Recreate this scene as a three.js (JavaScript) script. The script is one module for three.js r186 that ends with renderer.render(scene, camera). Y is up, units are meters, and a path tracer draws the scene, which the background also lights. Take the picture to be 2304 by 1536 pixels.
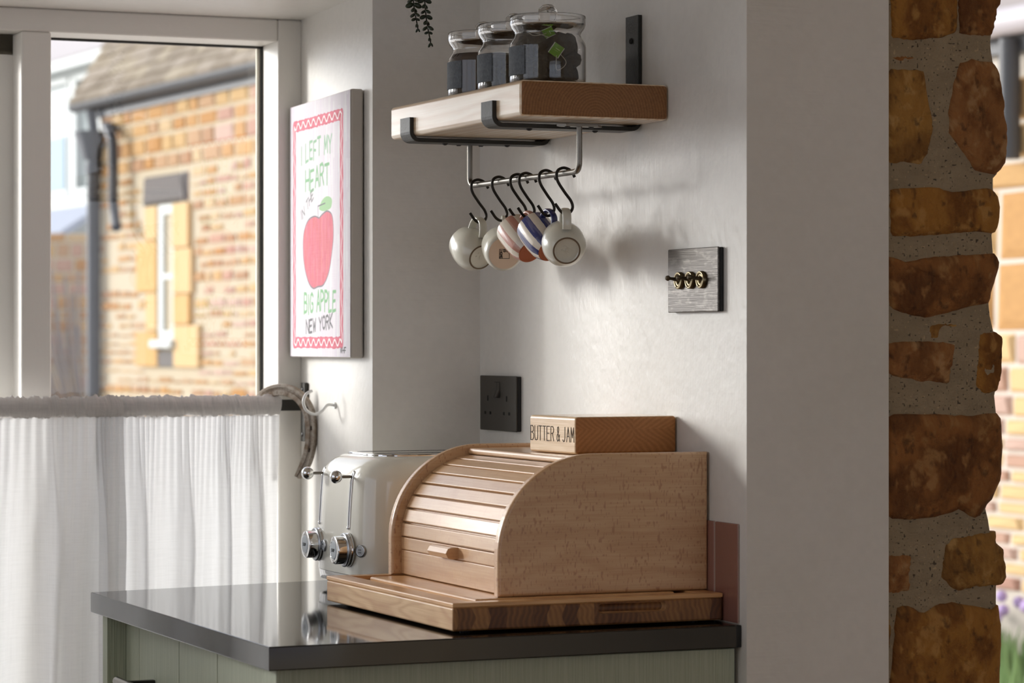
import * as THREE from 'three';
import { RoundedBoxGeometry } from 'three/addons/geometries/RoundedBoxGeometry.js';
import { mergeGeometries, mergeVertices } from 'three/addons/utils/BufferGeometryUtils.js';
import { Brush, Evaluator, SUBTRACTION } from 'three-bvh-csg';

// ---------------------------------------------------------------- camera, sky, sun, exposure
const scene = new THREE.Scene();
const camera = new THREE.PerspectiveCamera(13.6855, 1.5, 0.1, 200);
camera.position.set(-1.7167, 1.289, 3.2831);
camera.lookAt(-1.7167 + 0.38894, 1.289, 3.2831 - 0.92126);
camera.focus = 4.05;
camera.userData.fStop = 7.5;
camera.updateMatrixWorld();

const SUN_AT = new THREE.Vector3(-10, 3.3, -12).normalize();
{ // pale, thinly clouded sky; the cloud glows round the sun
  const w = 512, h = 256, d = new Float32Array(w * h * 4), LEVEL = 0.9, GLOW = 6, WIDTH = 0.25;
  for (let j = 0; j < h; j++) for (let i = 0; i < w; i++) {
    const e = (j + 0.5) / h - 0.5, up = Math.max(0, e) * 2, a = i / w * Math.PI * 2;
    const c = 0.5 + 0.25 * Math.sin(a * 3 + 9 * e) * Math.sin(7 * e + a) + 0.25 * Math.sin(a * 7 - 5 * e + 2);
    const m = 0.35 + 0.4 * c * (1 - 0.4 * up), k = (j * w + i) * 4;
    const el = Math.max(0, e) * Math.PI, az = ((i + 0.5) / w - 0.5) * Math.PI * 2, dot = Math.cos(el) * (Math.cos(az) * SUN_AT.x + Math.sin(az) * SUN_AT.z) + Math.sin(el) * SUN_AT.y;
    const g = e > 0 ? GLOW * Math.exp(-Math.pow(Math.acos(Math.min(1, dot)) / WIDTH, 2) / 2) : 0.0;
    d[k] = LEVEL * (0.66 + 0.34 * m) + g; d[k + 1] = LEVEL * (0.78 + 0.2 * m) + g * 0.985; d[k + 2] = LEVEL + g * 0.95; d[k + 3] = 1;
  }
  const t = new THREE.DataTexture(d, w, h, THREE.RGBAFormat, THREE.FloatType);
  t.mapping = THREE.EquirectangularReflectionMapping; t.magFilter = THREE.LinearFilter; t.needsUpdate = true;
  scene.background = t;
}
// hazy sun, low, shining in through the window
const sun = new THREE.DirectionalLight(new THREE.Color().setRGB(1, 0.985, 0.955), 2.4);
sun.position.copy(SUN_AT).multiplyScalar(16); sun.target.position.set(0, 0, 0);
sun.castShadow = true; sun.shadow.radius = 24; sun.shadow.mapSize.set(2048, 2048);
Object.assign(sun.shadow.camera, { left: -22, right: 22, top: 22, bottom: -22, near: 0.1, far: 70 });
scene.add(sun, sun.target);

const renderer = new THREE.WebGLRenderer({ antialias: true });
renderer.toneMapping = THREE.LinearToneMapping;
renderer.toneMappingExposure = 1.31;
renderer.shadowMap.enabled = true;

// ---------------------------------------------------------------- helpers
let seed = 12345;
const rnd = () => { seed |= 0; seed = seed + 0x6D2B79F5 | 0; let t = Math.imul(seed ^ seed >>> 15, 1 | seed); t = t + Math.imul(t ^ t >>> 7, 61 | t) ^ t; return ((t ^ t >>> 14) >>> 0) / 4294967296; };
const rr = (a, b) => a + (b - a) * rnd();
const V3 = (x, y, z) => new THREE.Vector3(x, y, z);
const clamp = (x, a = 0, b = 1) => Math.min(b, Math.max(a, x));
const mix = (a, b, t) => a + (b - a) * t;
const sstep = (a, b, x) => { const t = clamp((x - a) / (b - a)); return t * t * (3 - 2 * t); };
const LAT = new Float32Array(65536); for (let i = 0; i < 65536; i++) LAT[i] = rnd();
const lat = (x, y, px, py) => LAT[((((x % px) + px) % px) * 157 + (((y % py) + py) % py) * 2741 + px * 31) & 65535];
function vn(x, y, px = 256, py = 256) {
  const xi = Math.floor(x), yi = Math.floor(y), fx = x - xi, fy = y - yi, u = fx * fx * (3 - 2 * fx), v = fy * fy * (3 - 2 * fy);
  return mix(mix(lat(xi, yi, px, py), lat(xi + 1, yi, px, py), u), mix(lat(xi, yi + 1, px, py), lat(xi + 1, yi + 1, px, py), u), v);
}
function fbm(x, y, px, py, o = 4) { let s = 0, a = 0.5, n = 0; for (let i = 0; i < o; i++) { s += a * vn(x, y, px, py); n += a; x *= 2; y *= 2; px *= 2; py *= 2; a *= 0.5; } return s / n; }
const hex = (h) => [(h >> 16 & 255) / 255, (h >> 8 & 255) / 255, (h & 255) / 255];
const mix3 = (a, b, t) => [mix(a[0], b[0], t), mix(a[1], b[1], t), mix(a[2], b[2], t)];
// fn(u, v) gives [r, g, b] in 0..1 (sRGB) or one grey number
function tex(w, h, sizeU, sizeV, fn, srgb = true) {
  const d = new Uint8Array(w * h * 4);
  for (let j = 0; j < h; j++) for (let i = 0; i < w; i++) {
    let c = fn(i / w, j / h, i, j); if (typeof c === 'number') c = [c, c, c];
    const k = (j * w + i) * 4; d[k] = clamp(c[0]) * 255; d[k + 1] = clamp(c[1]) * 255; d[k + 2] = clamp(c[2]) * 255; d[k + 3] = 255;
  }
  const t = new THREE.DataTexture(d, w, h); t.wrapS = t.wrapT = THREE.RepeatWrapping; t.magFilter = THREE.LinearFilter; t.minFilter = THREE.LinearMipmapLinearFilter; t.generateMipmaps = true;
  if (srgb) t.colorSpace = THREE.SRGBColorSpace;
  t.repeat.set(1 / sizeU, 1 / sizeV); t.needsUpdate = true; return t;
}
const std = (o) => new THREE.MeshStandardMaterial(o);
const phy = (o) => new THREE.MeshPhysicalMaterial(o);
// uv in metres; grain axis runs along u
function uvm(g, grain = 'x', du = 0, dv = 0) {
  g = g.index ? g.toNonIndexed() : g; if (!g.attributes.normal) g.computeVertexNormals();
  const p = g.attributes.position, n = g.attributes.normal, uv = new Float32Array(p.count * 2), ax = ['x', 'y', 'z'];
  for (let i = 0; i < p.count; i += 3) {
    const s = [0, 0, 0]; for (let k = 0; k < 3; k++) { s[0] += n.getX(i + k); s[1] += n.getY(i + k); s[2] += n.getZ(i + k); }
    const a = s.map(Math.abs), m = a.indexOf(Math.max(...a)), rest = [0, 1, 2].filter((q) => q !== m);
    let [q0, q1] = rest; const gi = ax.indexOf(grain); if (q1 === gi) [q0, q1] = [q1, q0];
    for (let k = 0; k < 3; k++) { const c = [p.getX(i + k), p.getY(i + k), p.getZ(i + k)]; uv[(i + k) * 2] = c[q0] + du; uv[(i + k) * 2 + 1] = c[q1] + dv; }
  }
  g.setAttribute('uv', new THREE.BufferAttribute(uv, 2)); return g;
}
const box = (w, h, d, x = 0, y = 0, z = 0, grain = 'x') => uvm(new THREE.BoxGeometry(w, h, d).translate(x, y, z), grain);
const rbox = (w, h, d, r, x = 0, y = 0, z = 0, grain = 'x', seg = 2) => uvm(new RoundedBoxGeometry(w, h, d, seg, Math.min(r, w * 0.49, h * 0.49, d * 0.49)).translate(x, y, z), grain);
const ext = (x0, x1, y0, y1, z0, z1, grain) => box(x1 - x0, y1 - y0, z1 - z0, (x0 + x1) / 2, (y0 + y1) / 2, (z0 + z1) / 2, grain);
const rext = (x0, x1, y0, y1, z0, z1, r, grain) => rbox(x1 - x0, y1 - y0, z1 - z0, r, (x0 + x1) / 2, (y0 + y1) / 2, (z0 + z1) / 2, grain);
const merge = (l) => mergeGeometries(l.map((g) => { const q = g.index ? g.toNonIndexed() : g.clone(); for (const k of Object.keys(q.attributes)) if (!['position', 'normal', 'uv'].includes(k)) q.deleteAttribute(k); if (!q.attributes.uv) q.setAttribute('uv', new THREE.BufferAttribute(new Float32Array(q.attributes.position.count * 2), 2)); q.clearGroups(); return q; }));
const cyl = (r0, r1, h, n = 24) => new THREE.CylinderGeometry(r0, r1, h, n);
function tube(pts, r, seg = 48, rad = 10, closed = false) { return new THREE.TubeGeometry(new THREE.CatmullRomCurve3(pts.map((p) => V3(...p)), closed, 'centripetal'), seg, r, rad, closed); }
const lathe = (pts, n = 48) => new THREE.LatheGeometry(pts.map((p) => new THREE.Vector2(p[0], p[1])), n);
const used = {};
function numbered(n) { used[n] = (used[n] ?? -1) + 1; return used[n] ? n + '_' + String(used[n]).padStart(3, '0') : n; }
function mesh(name, geo, m, parent) {
  const o = new THREE.Mesh(geo, m); o.name = name; o.castShadow = o.receiveShadow = true; if (parent) parent.add(o); return o;
}
function tag(o, label, category, group) { o.userData.label = label; o.userData.category = category; if (group) o.userData.group = group; return o; }
function thing(name, label, category, pos = [0, 0, 0], group) { const g = new THREE.Group(); g.name = numbered(name); g.position.set(...pos); scene.add(g); return tag(g, label, category, group); }
function struct(name, geo, m) { let o; if (geo) o = mesh(name, geo, m, scene); else { o = new THREE.Group(); o.name = name; scene.add(o); } o.userData.kind = 'structure'; return o; }
function shapeOf(pts) { const s = new THREE.Shape(); pts.forEach((p, i) => i ? s.lineTo(p[0], p[1]) : s.moveTo(p[0], p[1])); s.closePath(); return s; }
// extrude an (x, z) outline upwards
function prismXZ(pts, y0, y1, bevel = 0) {
  const g = new THREE.ExtrudeGeometry(shapeOf(pts.map(([x, z]) => [x, -z])), { depth: y1 - y0 - 2 * bevel, bevelEnabled: bevel > 0, bevelSize: bevel, bevelThickness: bevel, bevelOffset: -bevel, bevelSegments: 2 });
  g.rotateX(-Math.PI / 2).translate(0, y0 + bevel, 0); return uvm(g, 'x');
}

// stroke letters, unit box
const GLYPH = {
  A: [[[0, 0], [0.5, 1], [1, 0]], [[0.2, 0.38], [0.8, 0.38]]], B: [[[0, 0], [0, 1], [0.6, 1], [0.85, 0.88], [0.85, 0.66], [0.6, 0.54], [0, 0.54]], [[0.6, 0.54], [0.95, 0.4], [0.95, 0.14], [0.65, 0], [0, 0]]],
  E: [[[0.9, 0], [0, 0], [0, 1], [0.9, 1]], [[0, 0.52], [0.75, 0.52]]], F: [[[0, 0], [0, 1], [0.9, 1]], [[0, 0.5], [0.7, 0.5]]], G: [[[0.95, 0.85], [0.6, 1], [0.2, 0.9], [0, 0.5], [0.2, 0.1], [0.6, 0], [0.95, 0.15], [0.95, 0.45], [0.6, 0.45]]],
  H: [[[0, 0], [0, 1]], [[1, 0], [1, 1]], [[0, 0.5], [1, 0.5]]], I: [[[0.5, 0], [0.5, 1]]], J: [[[0.8, 1], [0.8, 0.25], [0.65, 0.04], [0.35, 0], [0.1, 0.12]]], K: [[[0, 0], [0, 1]], [[0.9, 1], [0, 0.45], [0.95, 0]]], L: [[[0, 1], [0, 0], [0.85, 0]]],
  M: [[[0, 0], [0.1, 1], [0.5, 0.3], [0.9, 1], [1, 0]]], N: [[[0, 0], [0, 1], [1, 0], [1, 1]]], O: [[[0.5, 0], [0.12, 0.15], [0, 0.5], [0.12, 0.85], [0.5, 1], [0.88, 0.85], [1, 0.5], [0.88, 0.15], [0.5, 0]]], P: [[[0, 0], [0, 1], [0.6, 1], [0.95, 0.85], [0.95, 0.62], [0.6, 0.48], [0, 0.48]]],
  R: [[[0, 0], [0, 1], [0.6, 1], [0.9, 0.86], [0.9, 0.66], [0.6, 0.52], [0, 0.52]], [[0.5, 0.52], [0.95, 0]]], S: [[[0.95, 0.85], [0.5, 1], [0.1, 0.85], [0.1, 0.65], [0.85, 0.38], [0.92, 0.15], [0.5, 0], [0.02, 0.14]]], T: [[[0, 1], [1, 1]], [[0.5, 0], [0.5, 1]]], U: [[[0, 1], [0, 0.25], [0.2, 0.03], [0.5, 0], [0.8, 0.03], [1, 0.25], [1, 1]]],
  W: [[[0, 1], [0.22, 0], [0.5, 0.75], [0.78, 0], [1, 1]]], Y: [[[0, 1], [0.5, 0.5], [1, 1]], [[0.5, 0.5], [0.5, 0]]], '&': [[[1, 0], [0.25, 0.75], [0.3, 0.95], [0.55, 1], [0.7, 0.85], [0.6, 0.65], [0.15, 0.4], [0.08, 0.15], [0.35, 0], [0.65, 0.08], [0.95, 0.45]]],
  b: [[[0, 1], [0, 0], [0.6, 0], [0.9, 0.15], [0.9, 0.45], [0.6, 0.6], [0, 0.6]]], e: [[[0.02, 0.32], [0.9, 0.32], [0.85, 0.5], [0.5, 0.62], [0.1, 0.5], [0, 0.28], [0.15, 0.06], [0.5, 0], [0.88, 0.1]]],
};
// flat raised strokes of a word in the xy plane, start at x = 0, baseline y = 0, facing +z
function wordGeo(word, h, w, gap, lw, depth = 0.0004) {
  const parts = []; let x = 0;
  for (const ch of word) {
    if (ch === ' ') { x += w * 0.55; continue; }
    const cw = ch === 'I' ? w * 0.2 : w;
    for (const pl of GLYPH[ch]) for (let i = 0; i + 1 < pl.length; i++) {
      const a = [x + (ch === 'I' ? 0.5 : pl[i][0]) * cw, pl[i][1] * h], b = [x + (ch === 'I' ? 0.5 : pl[i + 1][0]) * cw, pl[i + 1][1] * h], L = Math.hypot(b[0] - a[0], b[1] - a[1]);
      parts.push(new THREE.BoxGeometry(L + lw * 0.7, lw, depth).rotateZ(Math.atan2(b[1] - a[1], b[0] - a[0])).translate((a[0] + b[0]) / 2, (a[1] + b[1]) / 2, 0));
    }
    x += cw + gap;
  }
  const g = merge(parts); g.userData.width = x - gap; return g;
}

// ---------------------------------------------------------------- textures and materials
function woodTex({ w = 1024, h = 512, su = 0.6, sv = 0.3, a, b, c = null, freq = 9, warp = 2.2, line = 0.5, fine = 0.35, fleck = 0, fleckC = b, patch = 0.3, ox = 0 }) {
  return tex(w, h, su, sv, (u, v) => {
    const wv = fbm(u * 3 + ox, v * 5, 3, 5, 3) * warp + fbm(u * 2, v * 2 + ox, 2, 2, 2) * warp * 0.6;
    const t = (v * freq + wv) % 1, ring = Math.pow(0.5 - 0.5 * Math.cos(t * 2 * Math.PI), 1.6);
    const f = fbm(u * 8, v * 160, 8, 160, 3), pt = fbm(u * 4, v * 4 + 7, 4, 4, 3);
    let m = clamp(line * ring + fine * (f - 0.35) * 1.6 + patch * (pt - 0.4));
    let col = mix3(a, b, m); if (c) col = mix3(col, c, clamp((pt - 0.5) * 2.2));
    if (fleck) { const q = vn(u * 190, v * 44, 190, 44), d = fbm(u * 7, v * 9, 7, 9, 2); col = mix3(col, fleckC, fleck * sstep(0.8 - 0.2 * d, 1.0 - 0.14 * d, q)); }
    return col;
  });
}
const paintBump = tex(1024, 1024, 0.5, 0.5, (u, v) => 0.5 + 0.5 * (fbm(u * 6, v * 9, 6, 9, 3) - 0.5) + 0.45 * (fbm(u * 44, v * 52, 44, 52, 3) - 0.5) + 0.18 * (fbm(u * 16, v * 200, 16, 200, 2) - 0.5), false);
const paintTone = tex(512, 512, 0.9, 0.9, (u, v) => { const t = fbm(u * 5, v * 5, 5, 5, 4) - 0.5, s = fbm(u * 90, v * 90, 90, 90, 2) - 0.5; return [0.885 + 0.035 * t + 0.02 * s, 0.872 + 0.035 * t + 0.02 * s, 0.845 + 0.045 * t + 0.02 * s]; });
const M = {};
M.wall = std({ map: paintTone, bumpMap: paintBump, bumpScale: 0.0009, roughness: 0.38 });
M.wallWarm = std({ color: 0xdccfba, roughness: 0.8 });
M.frame = std({ color: 0xe6e2da, bumpMap: paintBump, bumpScale: 0.0006, roughness: 0.42 });
M.ceil = std({ color: 0xe6dccd, bumpMap: paintBump, bumpScale: 0.001, roughness: 0.8 });
M.floor = std({ map: tex(512, 512, 1.2, 1.2, (u, v) => { const t = fbm(u * 6, v * 6, 6, 6, 4); return mix3(hex(0x8d6d4c), hex(0xab8a64), t); }), roughness: 0.5 });
M.pane = phy({ color: 0xffffff, transmission: 1, thickness: 0, roughness: 0.0, ior: 1.5 });
M.black = std({ color: 0x141414, roughness: 0.5 });
M.gasket = std({ color: 0x2c2b28, roughness: 0.7 });
M.putty = std({ color: 0xd9d2c0, roughness: 0.7 });
M.iron = std({ color: 0x3b3a37, roughness: 0.4, metalness: 0.8, bumpMap: tex(256, 256, 0.05, 0.05, (u, v) => fbm(u * 20, v * 20, 20, 20, 3), false), bumpScale: 0.0002 });
M.steel = std({ color: 0x86827b, roughness: 0.34, metalness: 1 });
M.hook = std({ color: 0x35312c, roughness: 0.38, metalness: 0.85 });
M.chrome = std({ color: 0xe4e4e4, roughness: 0.06, metalness: 1 });
M.satin = std({ color: 0xb9bcc0, roughness: 0.28, metalness: 1 });
M.cream = phy({ color: 0xece9dc, roughness: 0.22, clearcoat: 1, clearcoatRoughness: 0.05 });
M.granite = phy({ map: tex(512, 512, 0.25, 0.25, (u, v) => { const s = vn(u * 180, v * 180, 180, 180); const t = fbm(u * 30, v * 30, 30, 30, 2); return mix3([0.05, 0.05, 0.053], [0.15, 0.15, 0.155], s > 0.93 ? 0.6 : 0.25 * t); }), roughness: 0.06, ior: 1.58 });
M.sage = std({ map: tex(512, 512, 0.4, 0.1, (u, v) => { const t = fbm(u * 4, v * 60, 4, 60, 3); return mix3(hex(0x9aa189), hex(0xb4b9a3), t); }), roughness: 0.55, bumpMap: tex(512, 512, 0.4, 0.1, (u, v) => fbm(u * 4, v * 60, 4, 60, 3), false), bumpScale: 0.0006 });
const linen = (sc, lo) => tex(512, 512, sc, sc, (u, v) => { const a = vn(u * 128, v * 4, 128, 4), b = vn(u * 4, v * 128, 4, 128), p = fbm(u * 5, v * 5, 5, 5, 3), s = vn(u * 64, v * 2, 64, 2); return lo + (1 - lo) * (0.35 * a + 0.35 * b + 0.15 * p + 0.15 * s + 0.15); });
M.curtain = phy({ color: 0xffffff, map: linen(0.12, 0.94), transmission: 0.27, thickness: 0, roughness: 1, side: THREE.DoubleSide, ior: 1.05, specularIntensity: 0.1 });
M.pocket = phy({ color: 0xf2eeea, map: linen(0.12, 0.9), transmission: 0.4, thickness: 0, roughness: 1, side: THREE.DoubleSide, ior: 1.05, specularIntensity: 0.1 });
M.beechSide = phy({ clearcoat: 1, clearcoatRoughness: 0.25, map: woodTex({ su: 0.34, sv: 0.2, a: hex(0xd2a97c), b: hex(0xb88658), freq: 5, line: 0.3, fine: 0.4, fleck: 0.6, fleckC: hex(0xa06c44), patch: 0.2 }), roughness: 0.5 });
M.beech = phy({ clearcoat: 1, clearcoatRoughness: 0.25, map: woodTex({ su: 0.4, sv: 0.2, a: hex(0xd2a97c), b: hex(0xb88658), freq: 6, line: 0.3, fine: 0.4, fleck: 0.3, fleckC: hex(0xb98a63), patch: 0.35 }), roughness: 0.42 });
M.oak = phy({ clearcoat: 1, clearcoatRoughness: 0.25, map: woodTex({ su: 0.3, sv: 0.12, a: hex(0xe2c294), b: hex(0xc49a66), freq: 5, line: 0.35, fine: 0.75, patch: 0.3 }), roughness: 0.5 });
M.oakEndShaded = std({ map: tex(512, 256, 0.16, 0.06, (u, v) => { const blk = u < 0.55 ? 0 : 1, row = v < 0.55 ? 0 : 1, t = ((u * (blk ? -14 : 18) + v * (row ? 9 : -7) + fbm(u * 4, v * 4, 4, 4, 2)) % 1 + 1) % 1; return mix3(hex(0xb87d44), hex(0x96602e), 0.55 * Math.abs(t - 0.5) * 2 + 0.35 * fbm(u * 60, v * 30, 60, 30, 2) + 0.1 * (blk ^ row)); }), roughness: 0.55 });  // end grain tone, deepened partly to paint in the block end's shade
M.ink = std({ color: 0x2a1a0e, roughness: 0.9 });
M.acacia = phy({ clearcoat: 0.5, clearcoatRoughness: 0.25, map: woodTex({ su: 0.5, sv: 0.16, a: hex(0xdcb583), b: hex(0xae7a4c), c: hex(0xc99a6c), freq: 3, warp: 4.5, line: 0.4, fine: 0.35, patch: 0.5 }), roughness: 0.45 });
M.acaciaTop = phy({ clearcoat: 0.5, clearcoatRoughness: 0.25, map: woodTex({ su: 0.5, sv: 0.4, a: hex(0xdfae76), b: hex(0xb47a45), freq: 7, warp: 2, line: 0.35, fine: 0.3, patch: 0.5, ox: 3 }), roughness: 0.42 });
M.acaciaEnd = std({ map: tex(1024, 128, 0.4, 0.036, (u, v) => { const w0 = u * 19 + 0.6 * fbm(u * 9, v * 2, 9, 2, 2), i = Math.floor(w0), k = LAT[(i % 19) * 37 + 11], t = fbm(u * 120 + 3 * v, v * 3, 120, 3, 3), rg = 0.5 + 0.5 * Math.sin(u * 330 + 6 * v * (k - 0.5) * 4 + 8 * fbm(u * 8, v * 3, 8, 3, 2)); return mix3(mix3(hex(0x6b4020), hex(0xb5804a), k), hex(0x3c2210), 0.45 * rg * (1 - k * 0.6) + 0.2 * t); }), roughness: 0.5 });
M.pine = phy({ clearcoat: 1, clearcoatRoughness: 0.27, map: woodTex({ su: 0.55, sv: 0.12, a: hex(0xf2dfc2), b: hex(0xd6b084), freq: 7, warp: 1.2, line: 0.62, fine: 0.3, patch: 0.25 }), roughness: 0.4 });
M.pineEndShaded = std({ map: tex(1024, 256, 0.24, 0.06, (u, v) => { const x = (u - 0.48) * 0.24, y = (v - 0.12) * 0.06, r = Math.hypot(x, y * 1.1) + 0.002 * fbm(u * 8, v * 4, 8, 4, 3), t = (r / 0.0042) % 1, ang = Math.atan2(y, x); return mix3(hex(0x96683c), hex(0x6b4322), 0.6 * Math.pow(t, 2) + 0.3 * vn(ang * 40 + 100, r * 300) - 0.1 + 0.25 * (fbm(u * 120, v * 40, 120, 40, 2) - 0.4)); }), roughness: 0.6 });  // end grain takes finish darker; shade of the end face is painted in too

// ---------------------------------------------------------------- the room shell
struct('floor', ext(-2.45, 1.9, -0.12, 0, -1.55, 4.9), M.floor);
struct('ceiling', ext(-2.45, 1.9, 2.4, 2.52, -1.55, 4.9), M.ceil);
// wall that carries the shelf, plaster up to where the stone quoin is left bare
struct('wall_right', merge([ext(0, 0.2, 0, 2.4, -0.9143, 0), ext(0.2, 0.385, 0, 2.4, -0.9143, -0.12), ext(0.2, 0.212, 0, 2.4, -0.12, 0)]), M.wall);
// outer wall with the deep, splayed window recess
const RX = 0.4391 * Math.tan(4 * Math.PI / 180);
struct('wall_back', merge([
  prismXZ([[-0.1823, -0.9143], [0.385, -0.9143], [0.385, -1.55], [-0.1823 + RX * 1.44, -1.55]], 0, 2.4),
  prismXZ([[-2.45, -0.9143], [-2.16, -0.9143], [-2.12, -1.55], [-2.45, -1.55]], 0, 2.4),
  ext(-2.2, -0.12, 1.84, 2.4, -1.55, -0.9143), ext(-2.2, -0.12, 0, 0.34, -1.55, -1.3534)]), M.wall);
// left wall, out of view; its window is added for fill light
struct('wall_left', merge([ext(-2.45, -2.25, 0, 2.4, -0.9143, -0.85), ext(-2.45, -2.25, 0, 2.4, 1.4, 4.9), ext(-2.45, -2.25, 0, 0.85, -0.85, 1.4), ext(-2.45, -2.25, 2.25, 2.4, -0.85, 1.4)]), M.wallWarm);
// wall behind the camera; its window is added for fill light
struct('wall_front', merge([ext(-2.45, -1.9, 0, 2.4, 4.7, 4.9), ext(1.4, 1.7, 0, 2.4, 4.7, 4.9), ext(-1.9, 1.4, 0, 0.3, 4.7, 4.9), ext(-1.9, 1.4, 2.25, 2.4, 4.7, 4.9)]), M.wallWarm);
struct('wall_side', merge([ext(1.7, 1.9, 0, 2.4, -0.6, 4.9), ext(1.5, 1.7, 0, 2.4, -0.5, -0.3), ext(0.385, 1.5, 0, 0.25, -0.5, -0.3), ext(0.385, 1.5, 2.1, 2.4, -0.5, -0.3)]), M.wallWarm);

// window in the recess: jambs, head, mullions, panes
{
  const w = struct('window_1'), zf = -1.3534, zb = -1.46, zg = -1.4434;
  const fr = (n, x0, x1, y0, y1, z0 = zb, z1 = zf, r = 0.004) => mesh(n, rext(x0, x1, y0, y1, z0, z1, r, x1 - x0 > y1 - y0 ? 'x' : 'y'), M.frame, w);
  fr('jamb', -0.1932, -0.1500, 0.34, 1.84); fr('jamb', -2.125, -2.082, 0.34, 1.84);
  fr('head', -2.082, -0.1932, 1.8012, 1.84); fr('sill', -2.082, -0.1932, 0.34, 0.42, zb, zf + 0.03);
  const edges = [-0.1932]; for (let k = 0; k < 4; k++) edges.push(-0.587 - 0.4446 * k, -0.6376 - 0.4446 * k); edges.push(-2.082);
  for (let k = 1; k < edges.length - 1; k += 2) fr('mullion', edges[k + 1], edges[k], 0.42, 1.8012, zb, zf - 0.0004);
  for (let k = 0; k < edges.length - 1; k += 2) {
    const x1 = edges[k], x0 = edges[k + 1], y0 = 0.42, y1 = 1.8012; let a = x0, b = x1, c = y0, d = y1;
    if (k > 0) { // opening casements have a sash of their own
      const s = [ext(x0, x0 + 0.034, y0, y1, zb, zb + 0.045), ext(x1 - 0.034, x1, y0, y1, zb, zb + 0.045), ext(x0, x1, y1 - 0.034, y1, zb, zb + 0.045), ext(x0, x1, y0, y0 + 0.034, zb, zb + 0.045)];
      mesh('casement', merge(s), M.frame, w); a += 0.034; b -= 0.034; c += 0.034; d -= 0.034;
    } else {
      const g = 0.0035; mesh('gasket', merge([ext(a, a + g, c, d, zg - 0.004, zg + 0.006), ext(b - g, b, c, d, zg - 0.004, zg + 0.006), ext(a, b, d - g, d, zg - 0.004, zg + 0.006), ext(a, b, c, c + g, zg - 0.004, zg + 0.006)]), M.gasket, w);
      mesh('putty', merge([ext(a + g, a + g + 0.006, c, d, zg - 0.006, zg - 0.001), ext(b - g - 0.006, b - g, c, d, zg - 0.006, zg - 0.001), ext(a, b, c + g, c + g + 0.006, zg - 0.006, zg - 0.001)]), M.putty, w);
    }
    mesh('pane', ext(a, b, c, d, zg - 0.0005, zg + 0.0005), M.pane, w);
  }
}
// the other windows: garden window right of the quoin, added unseen side and rear fill windows
function plainWindow(name, p0, p1, y0, y1, mull) { // p = [x, z] corners of the opening
  const w = struct(name), along = Math.abs(p1[0] - p0[0]) > Math.abs(p1[1] - p0[1]) ? 'x' : 'z';
  const bar = (n, s0, s1, a, b, dp, m) => { // s along the opening
    const g = along === 'x' ? ext(s0, s1, a, b, p0[1] - dp, p0[1] + dp) : ext(p0[0] - dp, p0[0] + dp, a, b, s0, s1); mesh(n, g, m, w);
  };
  const s0 = along === 'x' ? p0[0] : p0[1], s1 = along === 'x' ? p1[0] : p1[1];
  bar('jamb', s0, s0 + 0.05, y0, y1, 0.035, M.frame); bar('jamb', s1 - 0.05, s1, y0, y1, 0.035, M.frame);
  bar('head', s0 + 0.05, s1 - 0.05, y1 - 0.05, y1, 0.035, M.frame); bar('sill', s0 + 0.05, s1 - 0.05, y0, y0 + 0.05, 0.035, M.frame);
  for (let k = 1; k < mull; k++) { const c = s0 + (s1 - s0) * k / mull; bar('mullion', c - 0.02, c + 0.02, y0 + 0.05, y1 - 0.05, 0.03, M.frame); }
  for (let k = 0; k < mull; k++) { const a = s0 + (s1 - s0) * k / mull, b = s0 + (s1 - s0) * (k + 1) / mull; bar('pane', Math.max(a + 0.02, s0 + 0.05), Math.min(b - 0.02, s1 - 0.05), y0 + 0.05, y1 - 0.05, 0.0005, M.pane); }
}
plainWindow('window_2', [0.387, -0.4], [1.5, -0.4], 0.25, 2.1, 1);
plainWindow('fill_window_3', [-2.35, -0.85], [-2.35, 1.4], 0.85, 2.25, 3);
plainWindow('fill_window_4', [-1.9, 4.8], [1.4, 4.8], 0.3, 2.25, 4);

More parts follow.
